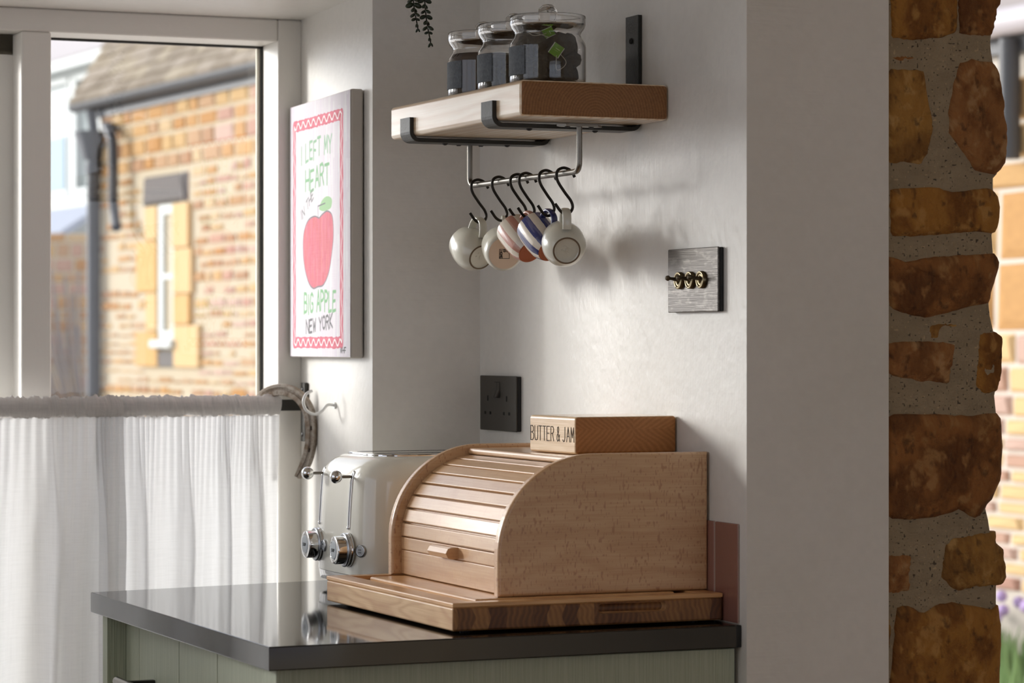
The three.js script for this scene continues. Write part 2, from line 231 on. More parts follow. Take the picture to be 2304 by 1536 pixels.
// ---------------------------------------------------------------- bare stone quoin
const STONES = [[[0.2191,1.7571],[0.2703,1.7613],[0.322,1.7602],[0.3227,1.7292],[0.3206,1.7041],[0.2943,1.6958],[0.2531,1.6906],[0.2204,1.694]],
[[0.3234,1.7603],[0.3603,1.7657],[0.3919,1.7624],[0.3897,1.7455],[0.3848,1.738],[0.3841,1.7272],[0.3799,1.7126],[0.3743,1.7004],[0.3463,1.7004],[0.3248,1.7031]],
[[0.2143,1.6495],[0.2395,1.6522],[0.2703,1.6509],[0.2751,1.6262],[0.2819,1.5967],[0.2847,1.5701],[0.2764,1.5401],[0.2655,1.5238],[0.2395,1.5268],[0.2136,1.5285]],
[[0.3262,1.6638],[0.3442,1.6704],[0.375,1.668],[0.389,1.6541],[0.3933,1.6303],[0.3968,1.6093],[0.4003,1.5704],[0.4017,1.5524],[0.3975,1.527],[0.382,1.5122],[0.3512,1.5175],[0.3303,1.5415],[0.3095,1.5678],[0.3075,1.5975],[0.3151,1.6335]],
[[0.2163,1.4908],[0.26,1.4953],[0.2943,1.4954],[0.3151,1.4899],[0.3498,1.4948],[0.375,1.4971],[0.3862,1.4859],[0.3904,1.468],[0.3883,1.4499],[0.3806,1.4342],[0.3498,1.4373],[0.3185,1.4333],[0.2771,1.4303],[0.2191,1.4295]],
[[0.2143,1.4023],[0.2395,1.3949],[0.2792,1.4024],[0.3359,1.4061],[0.382,1.4084],[0.3897,1.3947],[0.3848,1.3778],[0.3785,1.3628],[0.3729,1.3406],[0.3429,1.3356],[0.3116,1.3283],[0.2737,1.3205],[0.2395,1.3257],[0.2157,1.335]],
[[0.2785,1.3098],[0.3012,1.3134],[0.3394,1.3093],[0.3387,1.2986],[0.3012,1.2926],[0.2792,1.2938]],
[[0.2123,1.2872],[0.2531,1.2896],[0.3012,1.289],[0.3192,1.2842],[0.3158,1.2628],[0.3088,1.233],[0.2792,1.2338],[0.2395,1.2387],[0.2123,1.2477]],
[[0.3575,1.2992],[0.3813,1.3028],[0.3933,1.295],[0.3933,1.2698],[0.3919,1.2427],[0.3848,1.223],[0.3652,1.2171],[0.3505,1.228],[0.354,1.2609]],
[[0.2143,1.1899],[0.2806,1.1922],[0.3429,1.1904],[0.3848,1.193],[0.3933,1.1827],[0.394,1.1496],[0.3933,1.1256],[0.3904,1.0986],[0.3778,1.0754],[0.368,1.0661],[0.3554,1.0508],[0.3442,1.0517],[0.3255,1.0623],[0.2888,1.0536],[0.2395,1.0506],[0.2116,1.0578]],
[[0.304,1.0163],[0.3165,1.0249],[0.3498,1.0288],[0.3813,1.0334],[0.3848,1.0177],[0.3954,1.0066],[0.3989,0.9812],[0.401,0.9679],[0.3933,0.9598],[0.3533,0.9581],[0.322,0.9538],[0.2971,0.9725]],
[[0.2123,1.0041],[0.2327,1.0059],[0.2504,1.003],[0.2477,0.9764],[0.2483,0.9557],[0.2123,0.9552]],
[[0.2272,0.9357],[0.2497,0.9361],[0.2655,0.9266],[0.2888,0.9371],[0.3151,0.9397],[0.3533,0.9324],[0.3778,0.9273],[0.3876,0.9365],[0.3911,0.9094],[0.3926,0.8793],[0.3897,0.8494],[0.3869,0.8105],[0.2806,0.8126],[0.2163,0.8187],[0.2204,0.8687]],
[[0.2143,1.6666],[0.2463,1.669],[0.2703,1.6676],[0.2709,1.6575],[0.2395,1.6545],[0.2143,1.6548]],
[[0.2129,0.9487],[0.2238,0.9489],[0.2218,0.9159],[0.217,0.8806],[0.2129,0.869],[0.2116,0.9163]]];
const MORTAR = [[0.2021,1.7651],[0.3862,1.7741],[0.3778,1.7077],[0.3757,1.6956],[0.3764,1.6837],[0.3792,1.6688],[0.3883,1.6421],[0.3919,1.5701],[0.3862,1.5159],[0.3799,1.5098],[0.3799,1.4966],[0.3834,1.4679],[0.3778,1.4318],[0.3799,1.409],[0.3834,1.3898],[0.3729,1.3418],[0.375,1.3238],[0.3799,1.3046],[0.3862,1.2878],[0.3848,1.2278],[0.382,1.2158],[0.3848,1.1918],[0.3862,1.1257],[0.382,1.0958],[0.368,1.0631],[0.3722,1.048],[0.375,1.0323],[0.3883,0.9996],[0.3904,0.9695],[0.3848,0.9576],[0.3848,0.9348],[0.3862,0.8795],[0.3827,0.8077],[0.2021,0.8165]];
{
  const pier = struct('wall_quoin');
  const mt = tex(512, 512, 0.2, 0.2, (u, v) => { const t = fbm(u * 8, v * 14, 8, 14, 4), s = vn(u * 70, v * 70, 70, 70), q = vn(u * 48 + 9, v * 52, 48, 52); let c = mix3(hex(0x8f7f66), hex(0xa6957a), t); if (s > 0.9) c = mix3(c, hex(0x3d352d), 0.7); if (q > 0.93) c = mix3(c, hex(0xc6ab86), 0.7); return c; });
  const mb = tex(512, 512, 0.2, 0.2, (u, v) => 0.4 * fbm(u * 8, v * 40, 8, 40, 4) + 0.6 * fbm(u * 40, v * 40, 40, 40, 3) - 0.3 * sstep(0.85, 0.95, vn(u * 70, v * 70, 70, 70)), false);
  const mortar = std({ map: mt, bumpMap: mb, bumpScale: 0.004, roughness: 0.95 });
  const core = MORTAR.slice(1, -1), pts = [[0.205, 0], [0.38, 0], ...[...core].reverse(), [0.384, 2.4], [0.205, 2.4]];
  const mg = new THREE.ExtrudeGeometry(shapeOf(pts), { depth: 0.118, bevelEnabled: true, bevelSize: 0.003, bevelThickness: 0.003, bevelOffset: -0.003, bevelSegments: 1 }); mg.translate(0, 0, -0.128);
  mesh('mortar', uvm(mg), mortar, pier);
  const tones = [[0xa4712f, 0x7b4d1d, 0xb98a4c], [0x946030, 0x683f1b, 0xaa7d4c], [0xa87a3a, 0x7e5626, 0xc0985c], [0x9a683a, 0x764a24, 0xb68e60]].map((t) => t.map(hex));
  const mats = tones.map((t, k) => std({
    map: tex(512, 512, 0.22, 0.22, (u, v) => { const p = fbm(u * 5, v * 5 + k, 5, 5, 5), q = fbm(u * 13 + k, v * 11, 13, 11, 4), s = fbm(u * 60, v * 26, 60, 26, 2); let c = mix3(t[0], t[1], sstep(0.38, 0.68, p)); c = mix3(c, t[2], 0.8 * sstep(0.55, 0.78, q)); c = mix3(c, hex(0x3a2410), 0.5 * sstep(0.6, 0.85, fbm(u * 22, v * 16 + 3, 22, 16, 4))); return mix3(c, t[2], 0.35 * (s - 0.4)); }),
    bumpMap: tex(512, 512, 0.22, 0.22, (u, v) => 0.5 * fbm(u * 7, v * 7 + k, 7, 7, 5) + 0.35 * fbm(u * 34, v * 30, 34, 30, 4) + 0.15 * fbm(u * 120, v * 120, 120, 120, 2), false), bumpScale: 0.007, roughness: 0.92 }));
  const gen = []; // courses above and below, out of the picture
  for (const [y0, y1] of [[1.775, 1.92], [1.935, 2.06], [2.075, 2.22], [2.235, 2.39], [0.66, 0.8], [0.5, 0.645], [0.33, 0.485], [0.17, 0.315], [0.01, 0.155]]) { const s = rr(0.27, 0.33); gen.push([[0.216, y0], [s - 0.006, y0], [s - 0.008, y1], [0.214, y1]], [[s + 0.006, y0], [0.392, y0 + 0.006], [0.394, y1 - 0.008], [s + 0.008, y1]]); }
  [...STONES, ...gen].forEach((poly, si) => {
    const sh = new THREE.CatmullRomCurve3(poly.map((p) => V3(p[0], p[1], 0)), true, 'catmullrom', 0.15), N = 64, out = sh.getSpacedPoints(N).slice(0, N);
    const c = out.reduce((s, p) => s.add(p), V3(0, 0, 0)).divideScalar(N), R = 9, pos = [], idx = [];
    const wide = Math.min(...[0, 1].map((k) => { const l = out.map((p) => k ? p.y : p.x); return Math.max(...l) - Math.min(...l); }));
    const prof = [[0.0, 1], [0.3, 1], [0.55, 0.97], [0.75, 0.9], [0.87, 0.76], [0.94, 0.5], [0.985, 0.15], [1.0, -0.5], [0.99, -1.6], [0.97, -3.4]], bulge = Math.min(0.02, 0.16 * wide);
    for (const [s, hgt] of prof) for (let i = 0; i < N; i++) {
      const o = out[i], jit = s > 0.8 ? 0.0016 * (vn(i * 0.9, si * 7.3) - 0.5) * 2 : 0, dx = o.x - c.x, dy = o.y - c.y, L = Math.hypot(dx, dy) || 1;
      const x = c.x + dx * s + dx / L * jit, y = c.y + dy * s + dy / L * jit;
      const n = (fbm(x * 60 + si * 5, y * 60, 256, 256, 3) - 0.5) * 0.008 * sstep(1.02, 0.82, s) + (fbm(x * 16 + si * 3, y * 16, 256, 256, 2) - 0.5) * 0.012 * sstep(1, 0.6, s);
      pos.push(x, y, -0.0085 + hgt * bulge * 0.6 + n);
    }
    for (let r = 0; r < prof.length - 1; r++) for (let i = 0; i < N; i++) { const a = r * N + i, b = r * N + (i + 1) % N; idx.push(a, a + N, b, b, a + N, b + N); }
    const area = out.reduce((s, p, i) => { const q = out[(i + 1) % N]; return s + p.x * q.y - q.x * p.y; }, 0); if (area < 0) idx.reverse();
    let g = new THREE.BufferGeometry(); g.setAttribute('position', new THREE.Float32BufferAttribute(pos, 3)); g.setIndex(idx); g.computeVertexNormals();
    const uv = []; for (let i = 0; i < pos.length; i += 3) uv.push(pos[i] + si * 0.37, pos[i + 1] + pos[i + 2]); g.setAttribute('uv', new THREE.Float32BufferAttribute(uv, 2));
    mesh('stone', g, mats[si % 4], pier);
  });
}

// ---------------------------------------------------------------- worktop, cabinet, tiles
tag(mesh('worktop', prismXZ([[-0.6505, 0.002], [-0.0005, -0.014], [-0.0005, -0.9135], [-0.182, -0.9135], [-0.182, -0.9], [-0.659, -0.817]], 0.8905, 0.92, 0.0015), M.granite, scene), 'polished black stone worktop carrying the toaster and bread bin', 'worktop');
{
  const c = thing('base_cabinet', 'sage green panelled cabinet under the black worktop', 'cabinet', [-0.32, 0, -0.4]);
  const P = (n, x0, x1, y0, y1, z0, z1, r = 0.001, gr = 'y') => mesh(n, rext(x0 + 0.32, x1 + 0.32, y0, y1, z0 + 0.4, z1 + 0.4, r, gr), M.sage, c);
  P('end_panel', -0.612, -0.006, 0.08, 0.889, -0.040, -0.022); P('post', -0.634, -0.612, 0.08, 0.889, -0.072, -0.02); P('post', -0.645, -0.6, 0.08, 0.889, -0.802, -0.776);
  P('back_panel', -0.6, -0.006, 0.08, 0.889, -0.802, -0.786); P('bottom_panel', -0.6, -0.006, 0.08, 0.098, -0.785, -0.041); P('plinth', -0.58, -0.02, 0, 0.08, -0.77, -0.06);
  const zs = [-0.776, -0.704, -0.4993, -0.3198, -0.104, -0.072];
  for (let k = 0; k < 5; k++) P('board', -0.617, -0.601, 0.098, 0.889, zs[k] + 0.0008, zs[k + 1] - 0.0008, 0.0016);
  const h = mesh('handle', cyl(0.0062, 0.0062, 0.23, 20).rotateX(Math.PI / 2).translate(-0.66 + 0.32, 0.806, -0.5515 + 0.4), M.steel, c); h.userData.label = 'brushed steel bar handle';
  for (const z of [-0.625, -0.475]) mesh('handle_stem', rext(-0.66 + 0.32, -0.616 + 0.32, 0.802, 0.81, z + 0.4 - 0.006, z + 0.4 + 0.006, 0.001), M.iron, h);
}
{
  const t = thing('tile_upstand', 'row of dark pink glazed tiles along the worktop wall', 'tiles', [0, 0.9205, -0.45]);
  const tm = [0x8f6256, 0x97695c, 0x8a5c50].map((c) => phy({ color: c, roughness: 0.25, clearcoat: 0.6, clearcoatRoughness: 0.12, bumpMap: paintBump, bumpScale: 0.0008 }));
  const tg = rbox(0.007, 0.13, 0.066, 0.002); let k = 0;
  for (let z = -0.053; z > -0.89; z -= 0.0685) mesh('tile', tg, tm[k++ % 3], t).position.set(0.0008, 0.0655, z + 0.45);
  mesh('grout', ext(-0.0018, -0.0003, 0, 0.13, -0.91 + 0.45, -0.02 + 0.45), std({ color: 0xb5a294, roughness: 0.9 }), t);
}

// ---------------------------------------------------------------- shelf, brackets, rail
{
  const g = new RoundedBoxGeometry(0.2204, 0.049, 0.502, 4, 0.0065).translate(0, 0.0245, 0), out = uvm(g, 'z');
  // end grain: rings centred on the end face; long grain elsewhere
  const p = out.attributes.position, n = out.attributes.normal, uv = out.attributes.uv, mats = [M.pine, M.pineEndShaded], byM = [[], []];
  for (let i = 0; i < p.count; i += 3) {
    let nx = 0, ny = 0, nz = 0; for (let k = 0; k < 3; k++) { nx += n.getX(i + k); ny += n.getY(i + k); nz += n.getZ(i + k); }
    const a = Math.abs(nx), b = Math.abs(ny), c = Math.abs(nz), m = c > a && c > b ? 1 : 0; byM[m].push(i);
    if (m === 1) for (let k = 0; k < 3; k++) uv.setXY(i + k, p.getX(i + k) + 0.115, p.getY(i + k) + 0.004);
  }
  const q = new THREE.BufferGeometry(), all = byM.flat(); // one timber; long grain, and end grain with some shade painted in
  for (const k of ['position', 'normal', 'uv']) { const at = out.attributes[k], sz = at.itemSize, arr = []; for (const i of all) for (let j = 0; j < 3 * sz; j++) arr.push(at.array[i * sz + j]); q.setAttribute(k, new THREE.Float32BufferAttribute(arr, sz)); }
  let off = 0; byM.forEach((l, m) => { q.addGroup(off, l.length * 3, m); off += l.length * 3; });
  const o = mesh('wooden_shelf', q, mats, scene); o.position.set(-0.1106, 1.592, -0.4805); tag(o, 'thick rustic wooden shelf with end grain darkened partly as shade holding glass jars', 'shelf');
}
function bracket(z, label, group) { // lipped steel strap bracket: wall plate, strap, upturned lip; bent from one bar
  const b = thing('shelf_bracket', label, 'bracket', [-0.003, 1.586, z], group), t = 0.006, w = 0.041, R = 0.012;
  const path = [[-0.0005, 0.16], [-0.0005, R]]; for (let k = 1; k <= 6; k++) { const a = k / 6 * Math.PI / 2; path.push([-0.0005 - R + R * Math.cos(a), R - R * Math.sin(a)]); }
  const xe = -0.2212; path.push([xe + R, 0]); for (let k = 1; k <= 6; k++) { const a = k / 6 * Math.PI / 2; path.push([xe + R - R * Math.sin(a), R - R * Math.cos(a)]); } path.push([xe, 0.033]);
  const inner = [], outer = []; path.forEach((p, i) => { const a = path[Math.max(0, i - 1)], c = path[Math.min(path.length - 1, i + 1)], dx = c[0] - a[0], dy = c[1] - a[1], L = Math.hypot(dx, dy); outer.push([p[0] - dy / L * t / 2, p[1] + dx / L * t / 2]); inner.push([p[0] + dy / L * t / 2, p[1] - dx / L * t / 2]); });
  const g = new THREE.ExtrudeGeometry(shapeOf([...outer, ...inner.reverse()]), { depth: w - 0.0012, bevelEnabled: true, bevelSize: 0.0006, bevelThickness: 0.0006, bevelOffset: -0.0006, bevelSegments: 1 }).translate(0, 0, -w / 2 + 0.0006);
  mesh('strap', uvm(g, 'z'), M.iron, b);
  const sg = merge([new THREE.SphereGeometry(0.0042, 14, 8, 0, 7, 0, Math.PI / 2).scale(1, 0.7, 1), cyl(0.0042, 0.0042, 0.0006, 14)]);
  for (const x of [-0.062, -0.162]) mesh('screw', sg.clone().rotateX(Math.PI), M.black, b).position.set(x, -t / 2, 0.004);
  for (const y of [0.062, 0.125]) mesh('screw', sg.clone().rotateZ(Math.PI / 2), M.black, b).position.set(-t / 2 - 0.0005, y, -0.002);
}
bracket(-0.335, 'black steel strap bracket with tall wall plate beside the biggest jar', 'shelf brackets');
bracket(-0.652, 'black steel strap bracket under the shelf half by the window corner', 'shelf brackets');
const RAILX = -0.11, RAILY = 1.5235;
{
  const r = thing('mug_rail', 'round steel rail bent down below the wooden shelf', 'rail', [RAILX, RAILY, -0.485]), z0 = -0.201, z1 = 0.2005, R = 0.012, pts = [];
  pts.push([0, 0.0625, z0], [0, 0.04, z0], [0, R, z0]); for (let k = 1; k < 5; k++) { const a = k / 5 * Math.PI / 2; pts.push([0, R - R * Math.sin(a), z0 + R - R * Math.cos(a)]); }
  pts.push([0, 0, z0 + R], [0, 0, 0], [0, 0, z1 - R]); for (let k = 1; k < 5; k++) { const a = k / 5 * Math.PI / 2; pts.push([0, R - R * Math.cos(a), z1 - R + R * Math.sin(a)]); } pts.push([0, R, z1], [0, 0.04, z1], [0, 0.0625, z1]);
  mesh('bar', tube(pts, 0.0041, 160, 14), M.steel, r);
  for (const z of [z0, z1]) {
    const hex6 = [[-0.034, 0], [-0.024, 0.009], [0.024, 0.009], [0.034, 0], [0.024, -0.009], [-0.024, -0.009]];
    const pl = mesh('fixing_plate', prismXZ(hex6, 0.0605, 0.0633).translate(0, 0, z), M.steel, r);
    for (const x of [-0.018, 0.018]) mesh('screw', cyl(0.0042, 0.003, 0.0016, 14).translate(x, 0.0598, z), M.black, pl);
  }
}
// ---------------------------------------------------------------- hooks and mugs
const HOOKP = [[0.0167, -0.006], [0.0125, 0.0015], [0.006, 0.0055], [-0.001, 0.0066], [-0.0085, 0.003], [-0.0107, -0.004], [-0.0085, -0.0125], [0.0015, -0.027], [0.0118, -0.0405], [0.0136, -0.048], [0.0105, -0.0545], [0.0035, -0.0575], [-0.0035, -0.0545], [-0.0125, -0.0435]];
const HOOKZ = [-0.654, -0.573, -0.503, -0.4715, -0.400, -0.338];
const hookName = ['carrying the white cup beside the wall corner', 'carrying the white cup with printed base', 'hanging empty behind the pink mug handle', 'carrying the pink striped mug', 'carrying the blue striped mug', 'carrying the white cup by the rail bend'];
HOOKZ.forEach((z, i) => { const h = mesh(numbered('s_hook'), tube(HOOKP.map(([x, y]) => [x, y + 0.0005, 0]), 0.0021, 90, 10), M.hook, scene); h.position.set(RAILX, RAILY, z); h.rotation.y = [0, 0.06, -0.05, 0.04, 0.08, -0.03][i]; tag(h, 'dark steel S hook ' + hookName[i], 'hook', 'hooks on the mug rail'); });

const camR = V3(0.92126, 0, 0.38894), camT = V3(-0.38894, 0, 0.92126), UP = V3(0, 1, 0);
function placeMug(o, z, t, r, u, hp, dx = 0.0035) { // base direction from parts towards viewer, right, up
  const b = camT.clone().multiplyScalar(t).addScaledVector(camR, r).addScaledVector(UP, u).normalize(), Y = b.clone().negate(), X = UP.clone().addScaledVector(Y, -UP.dot(Y)).normalize(), Z = X.clone().cross(Y);
  o.quaternion.setFromRotationMatrix(new THREE.Matrix4().makeBasis(X, Y, Z));
  const at = V3(RAILX + dx, RAILY - 0.0545, z); o.position.copy(at.sub(V3(hp[0], hp[1], 0).applyQuaternion(o.quaternion)));
}
function strapHandle(pts, w, t) { // flat strap swept in the xy plane, w across, t thick, rounded
  const c = new THREE.CatmullRomCurve3(pts.map((p) => V3(p[0], p[1], 0)), false, 'centripetal'), N = 40, pos = [], idx = [], K = 14;
  for (let i = 0; i <= N; i++) { const p = c.getPointAt(i / N), d = c.getTangentAt(i / N), nx = -d.y, ny = d.x; for (let k = 0; k < K; k++) { const a = k / K * 2 * Math.PI, ca = Math.cos(a), sa = Math.sin(a), s = Math.sign(ca) * Math.pow(Math.abs(ca), 0.7) * w / 2, q = Math.sign(sa) * Math.pow(Math.abs(sa), 0.8) * t / 2; pos.push(p.x + nx * q, p.y + ny * q, s); } }
  for (let i = 0; i < N; i++) for (let k = 0; k < K; k++) { const a = i * K + k, b = i * K + (k + 1) % K; idx.push(a, b, a + K, b, b + K, a + K); }
  const g = new THREE.BufferGeometry(); g.setAttribute('position', new THREE.Float32BufferAttribute(pos, 3)); g.setIndex(idx); g.computeVertexNormals(); g.setAttribute('uv', new THREE.Float32BufferAttribute(new Float32Array(pos.length / 3 * 2), 2)); return g;
}
const stone = phy({ color: 0xd9d6cb, roughness: 0.28, clearcoat: 0.7, clearcoatRoughness: 0.08, map: tex(256, 256, 1, 1, (u, v) => { const s = vn(u * 120, v * 120, 120, 120), t = fbm(u * 5, v * 5, 5, 5, 3); return mix3([0.97, 0.97, 0.95], [0.9, 0.89, 0.86], s > 0.96 ? 1 : 0.4 * t); }) });
const bisque = std({ color: 0xcdbba6, roughness: 0.85 }), bisqueDark = std({ color: 0x6e5c49, roughness: 0.9 }), terra = std({ color: 0xb4623a, roughness: 0.75, map: tex(128, 128, 0.03, 0.03, (u, v) => 0.85 + 0.15 * fbm(u * 8, v * 8, 8, 8, 3)) });
function roundCup(label, z, t, r, u) {
  const o = thing('cup', label, 'cup', [0, 0, 0], 'white stoneware cups');
  mesh('body', lathe([[0, 0.0035], [0.0155, 0.0035], [0.0165, 0.0008], [0.0185, 0], [0.02, 0.0012], [0.0255, 0.008], [0.0298, 0.018], [0.0312, 0.029], [0.0302, 0.04], [0.0278, 0.05], [0.0268, 0.0555], [0.0262, 0.0565], [0.0252, 0.0555], [0.0262, 0.05], [0.0285, 0.04], [0.0294, 0.029], [0.028, 0.018], [0.023, 0.009], [0, 0.0062]], 64), stone, o);
  mesh('foot_ring', lathe([[0.0172, 0.0002], [0.0178, -0.0003], [0.0192, -0.0001], [0.0196, 0.0006]], 48), bisqueDark, o).userData.label = 'bare brown foot ring';
  const st = mesh('maker_mark', wordGeo('H', 0.011, 0.006, 0, 0.0022, 0.0009).translate(-0.003, -0.0055, 0).rotateX(Math.PI / 2).rotateY(0.5).translate(0, 0.0034, 0), stone, o);
  mesh('handle', strapHandle([[0.0285, 0.0095], [0.036, 0.0105], [0.0475, 0.0165], [0.0505, 0.0265], [0.0475, 0.0375], [0.038, 0.0435], [0.0275, 0.0455]], 0.0125, 0.0052), stone, o);
  placeMug(o, z, t, r, u, [0.0478, 0.0265]);
}
roundCup('round white glazed cup on the hook nearest the wall corner', HOOKZ[0], 0.78, 0.44, -0.42);
roundCup('round white glazed cup hanging beside the blue striped mug', HOOKZ[5], 0.93, 0.12, -0.34);
{
  const o = thing('cup', 'white cup with a small printed square on its base', 'cup', [0, 0, 0], 'white stoneware cups');
  mesh('body', lathe([[0, 0.001], [0.021, 0.001], [0.0235, 0.0015], [0.0268, 0.0055], [0.0285, 0.012], [0.0292, 0.022], [0.029, 0.045], [0.0286, 0.058], [0.0279, 0.059], [0.0272, 0.058], [0.0276, 0.045], [0.0276, 0.014], [0.024, 0.0055], [0, 0.005]], 64), stone, o);
  const bs = mesh('base', lathe([[0, 0.0005], [0.0225, 0.0005], [0.0232, 0.0012]], 48), std({ color: 0xd8c3ab, roughness: 0.6 }), o); bs.userData.label = 'beige unglazed base';
  const w1 = wordGeo('HOME', 0.0036, 0.0024, 0.0008, 0.0007).rotateZ(-Math.PI / 2).translate(-0.0065, 0.0042, 0), w2 = wordGeo('be', 0.0052, 0.0036, 0.0012, 0.0008).rotateZ(Math.PI).translate(0.0065, 0.0055, 0);
  const fr = [[0, 0.0065, 0.0145, 0.0006], [0, -0.0075, 0.0145, 0.0006]].map(([x, y, w, h]) => new THREE.BoxGeometry(w, h, 0.0004).translate(x, y, 0)).concat([[-0.0073, -0.0005], [0.0073, -0.0005]].map(([x, y]) => new THREE.BoxGeometry(0.0006, 0.0146, 0.0004).translate(x, y, 0)));
  mesh('printed_mark', merge([w1, w2, ...fr]).rotateX(Math.PI / 2).rotateY(Math.PI / 2).translate(0, 0.0003, 0), M.black, bs);
  mesh('handle', strapHandle([[0.0275, 0.014], [0.036, 0.0145], [0.0455, 0.019], [0.0485, 0.028], [0.0455, 0.038], [0.037, 0.044], [0.0275, 0.046]], 0.0058, 0.005), stone, o);
  placeMug(o, HOOKZ[1], 0.965, 0.1, -0.24, [0.046, 0.028], 0.0075);
}
function stripedMug(label, hexc, zi, spin, handleMat, t, r, u, dxx) {
  const c = hex(hexc), cr = hex(0xe6dccb), stripes = tex(512, 256, 1, 1, (uu, v) => { const wob = 0.02 * (fbm(uu * 6, v * 5, 6, 5, 3) - 0.5), k = ((uu + wob + spin) * 14) % 2; return k < 1 ? mix3(c, cr, 0.3 * sstep(0.5, 0.8, fbm(uu * 40, v * 10, 40, 10, 3))) : cr; });
  const gl = phy({ map: stripes, roughness: 0.3, clearcoat: 0.6, clearcoatRoughness: 0.12 }), o = thing('mug', label, 'mug', [0, 0, 0], 'hand-striped mugs');
  mesh('body', lathe([[0.0205, 0.001], [0.022, 0.003], [0.0262, 0.0125], [0.0272, 0.016], [0.0288, 0.032], [0.0288, 0.052], [0.0276, 0.066], [0.0268, 0.067], [0.026, 0.066], [0.027, 0.052], [0.027, 0.032], [0.0252, 0.016], [0.02, 0.006], [0, 0.0055]], 64), gl, o);
  mesh('base', lathe([[0, 0.0012], [0.0165, 0.0012], [0.018, 0], [0.0203, 0], [0.0208, 0.0012]], 48), terra, o).userData.label = 'bare terracotta base';
  mesh('handle', strapHandle([[0.027, 0.016], [0.036, 0.0165], [0.0465, 0.022], [0.0495, 0.033], [0.0465, 0.044], [0.037, 0.05], [0.0265, 0.0515]], 0.011, 0.006), handleMat, o);
  o.scale.setScalar(0.9); placeMug(o, HOOKZ[zi], t, r, u, [0.0466 * 0.9, 0.033 * 0.9], dxx);
}
stripedMug('pink and cream striped mug hanging between white cup and blue mug', 0xc08878, 3, 0.03, phy({ color: 0xb9806f, roughness: 0.35, clearcoat: 0.5 }), 0.66, 0.45, -0.6, 0.0085);
stripedMug('navy and cream striped mug with terracotta base', 0x2f3672, 4, 0.08, phy({ color: 0x232a66, roughness: 0.3, clearcoat: 0.6 }), 0.68, 0.42, -0.6, 0.0085);

// ---------------------------------------------------------------- chopping board
{
  const bd = thing('chopping_board', 'thick chopping board of mixed dark strips under the bread bin', 'board', [-0.2, 0.92, -0.29]); bd.rotation.y = 0.012;
  const W = 0.384, D = 0.468, y0 = 0.0028, y1 = 0.0385, gy = 0.0325;
  const blk = new Brush(new RoundedBoxGeometry(W, gy - y0, D, 3, 0.003).translate(0, (gy + y0) / 2, 0)); blk.updateMatrixWorld();
  const cut = new Brush(new RoundedBoxGeometry(0.098, 0.013, 0.024, 3, 0.006).translate(0.06, 0.024, D / 2)); cut.updateMatrixWorld();
  const ev = new Evaluator(); ev.attributes = ['position', 'normal', 'uv'];
  const core = ev.evaluate(blk, cut, SUBTRACTION).geometry; core.clearGroups();
  const cg = uvm(core, 'z'), p = cg.attributes.position, n = cg.attributes.normal, uv = cg.attributes.uv, by = [[], []];
  for (let i = 0; i < p.count; i += 3) { const e = Math.abs(n.getZ(i) + n.getZ(i + 1) + n.getZ(i + 2)) > 1.9; by[e ? 1 : 0].push(i); if (e) for (let k = 0; k < 3; k++) uv.setXY(i + k, p.getX(i + k) + 0.2, p.getY(i + k)); }
  const q = new THREE.BufferGeometry(), all = by.flat(); for (const k of ['position', 'normal', 'uv']) { const at = cg.attributes[k], sz = at.itemSize, arr = []; for (const i of all) for (let j = 0; j < 3 * sz; j++) arr.push(at.array[i * sz + j]); q.setAttribute(k, new THREE.Float32BufferAttribute(arr, sz)); }
  q.addGroup(0, by[0].length * 3, 0); q.addGroup(by[0].length * 3, by[1].length * 3, 1);
  mesh('body', q, [M.acacia, M.acaciaEnd], bd);
  const ringShape = shapeOf([[-W / 2, -D / 2], [W / 2, -D / 2], [W / 2, D / 2], [-W / 2, D / 2]]), hole = new THREE.Path(); const hx = W / 2 - 0.03, hz = D / 2 - 0.022; hole.moveTo(-hx, -hz); hole.lineTo(-hx, hz); hole.lineTo(hx, hz); hole.lineTo(hx, -hz); hole.closePath(); ringShape.holes.push(hole);
  const rg = new THREE.ExtrudeGeometry(ringShape, { depth: y1 - gy - 0.0028, bevelEnabled: true, bevelSize: 0.0014, bevelThickness: 0.0014, bevelOffset: -0.0014, bevelSegments: 2 }).rotateX(-Math.PI / 2).translate(0, gy - 0.0001 + 0.0014, 0);
  mesh('rim', uvm(rg, 'z', 0.1), M.acaciaTop, bd);
  mesh('platform', rbox(W - 0.098, y1 - gy + 0.003, D - 0.084, 0.003, 0, (y1 + gy - 0.003) / 2, 0, 'z'), M.acaciaTop, bd);
  for (const x of [-1, 1]) for (const z of [-1, 1]) mesh('foot', cyl(0.008, 0.008, 0.003, 16).translate(x * (W / 2 - 0.03), 0.0015, z * (D / 2 - 0.03)), M.black, bd);
}
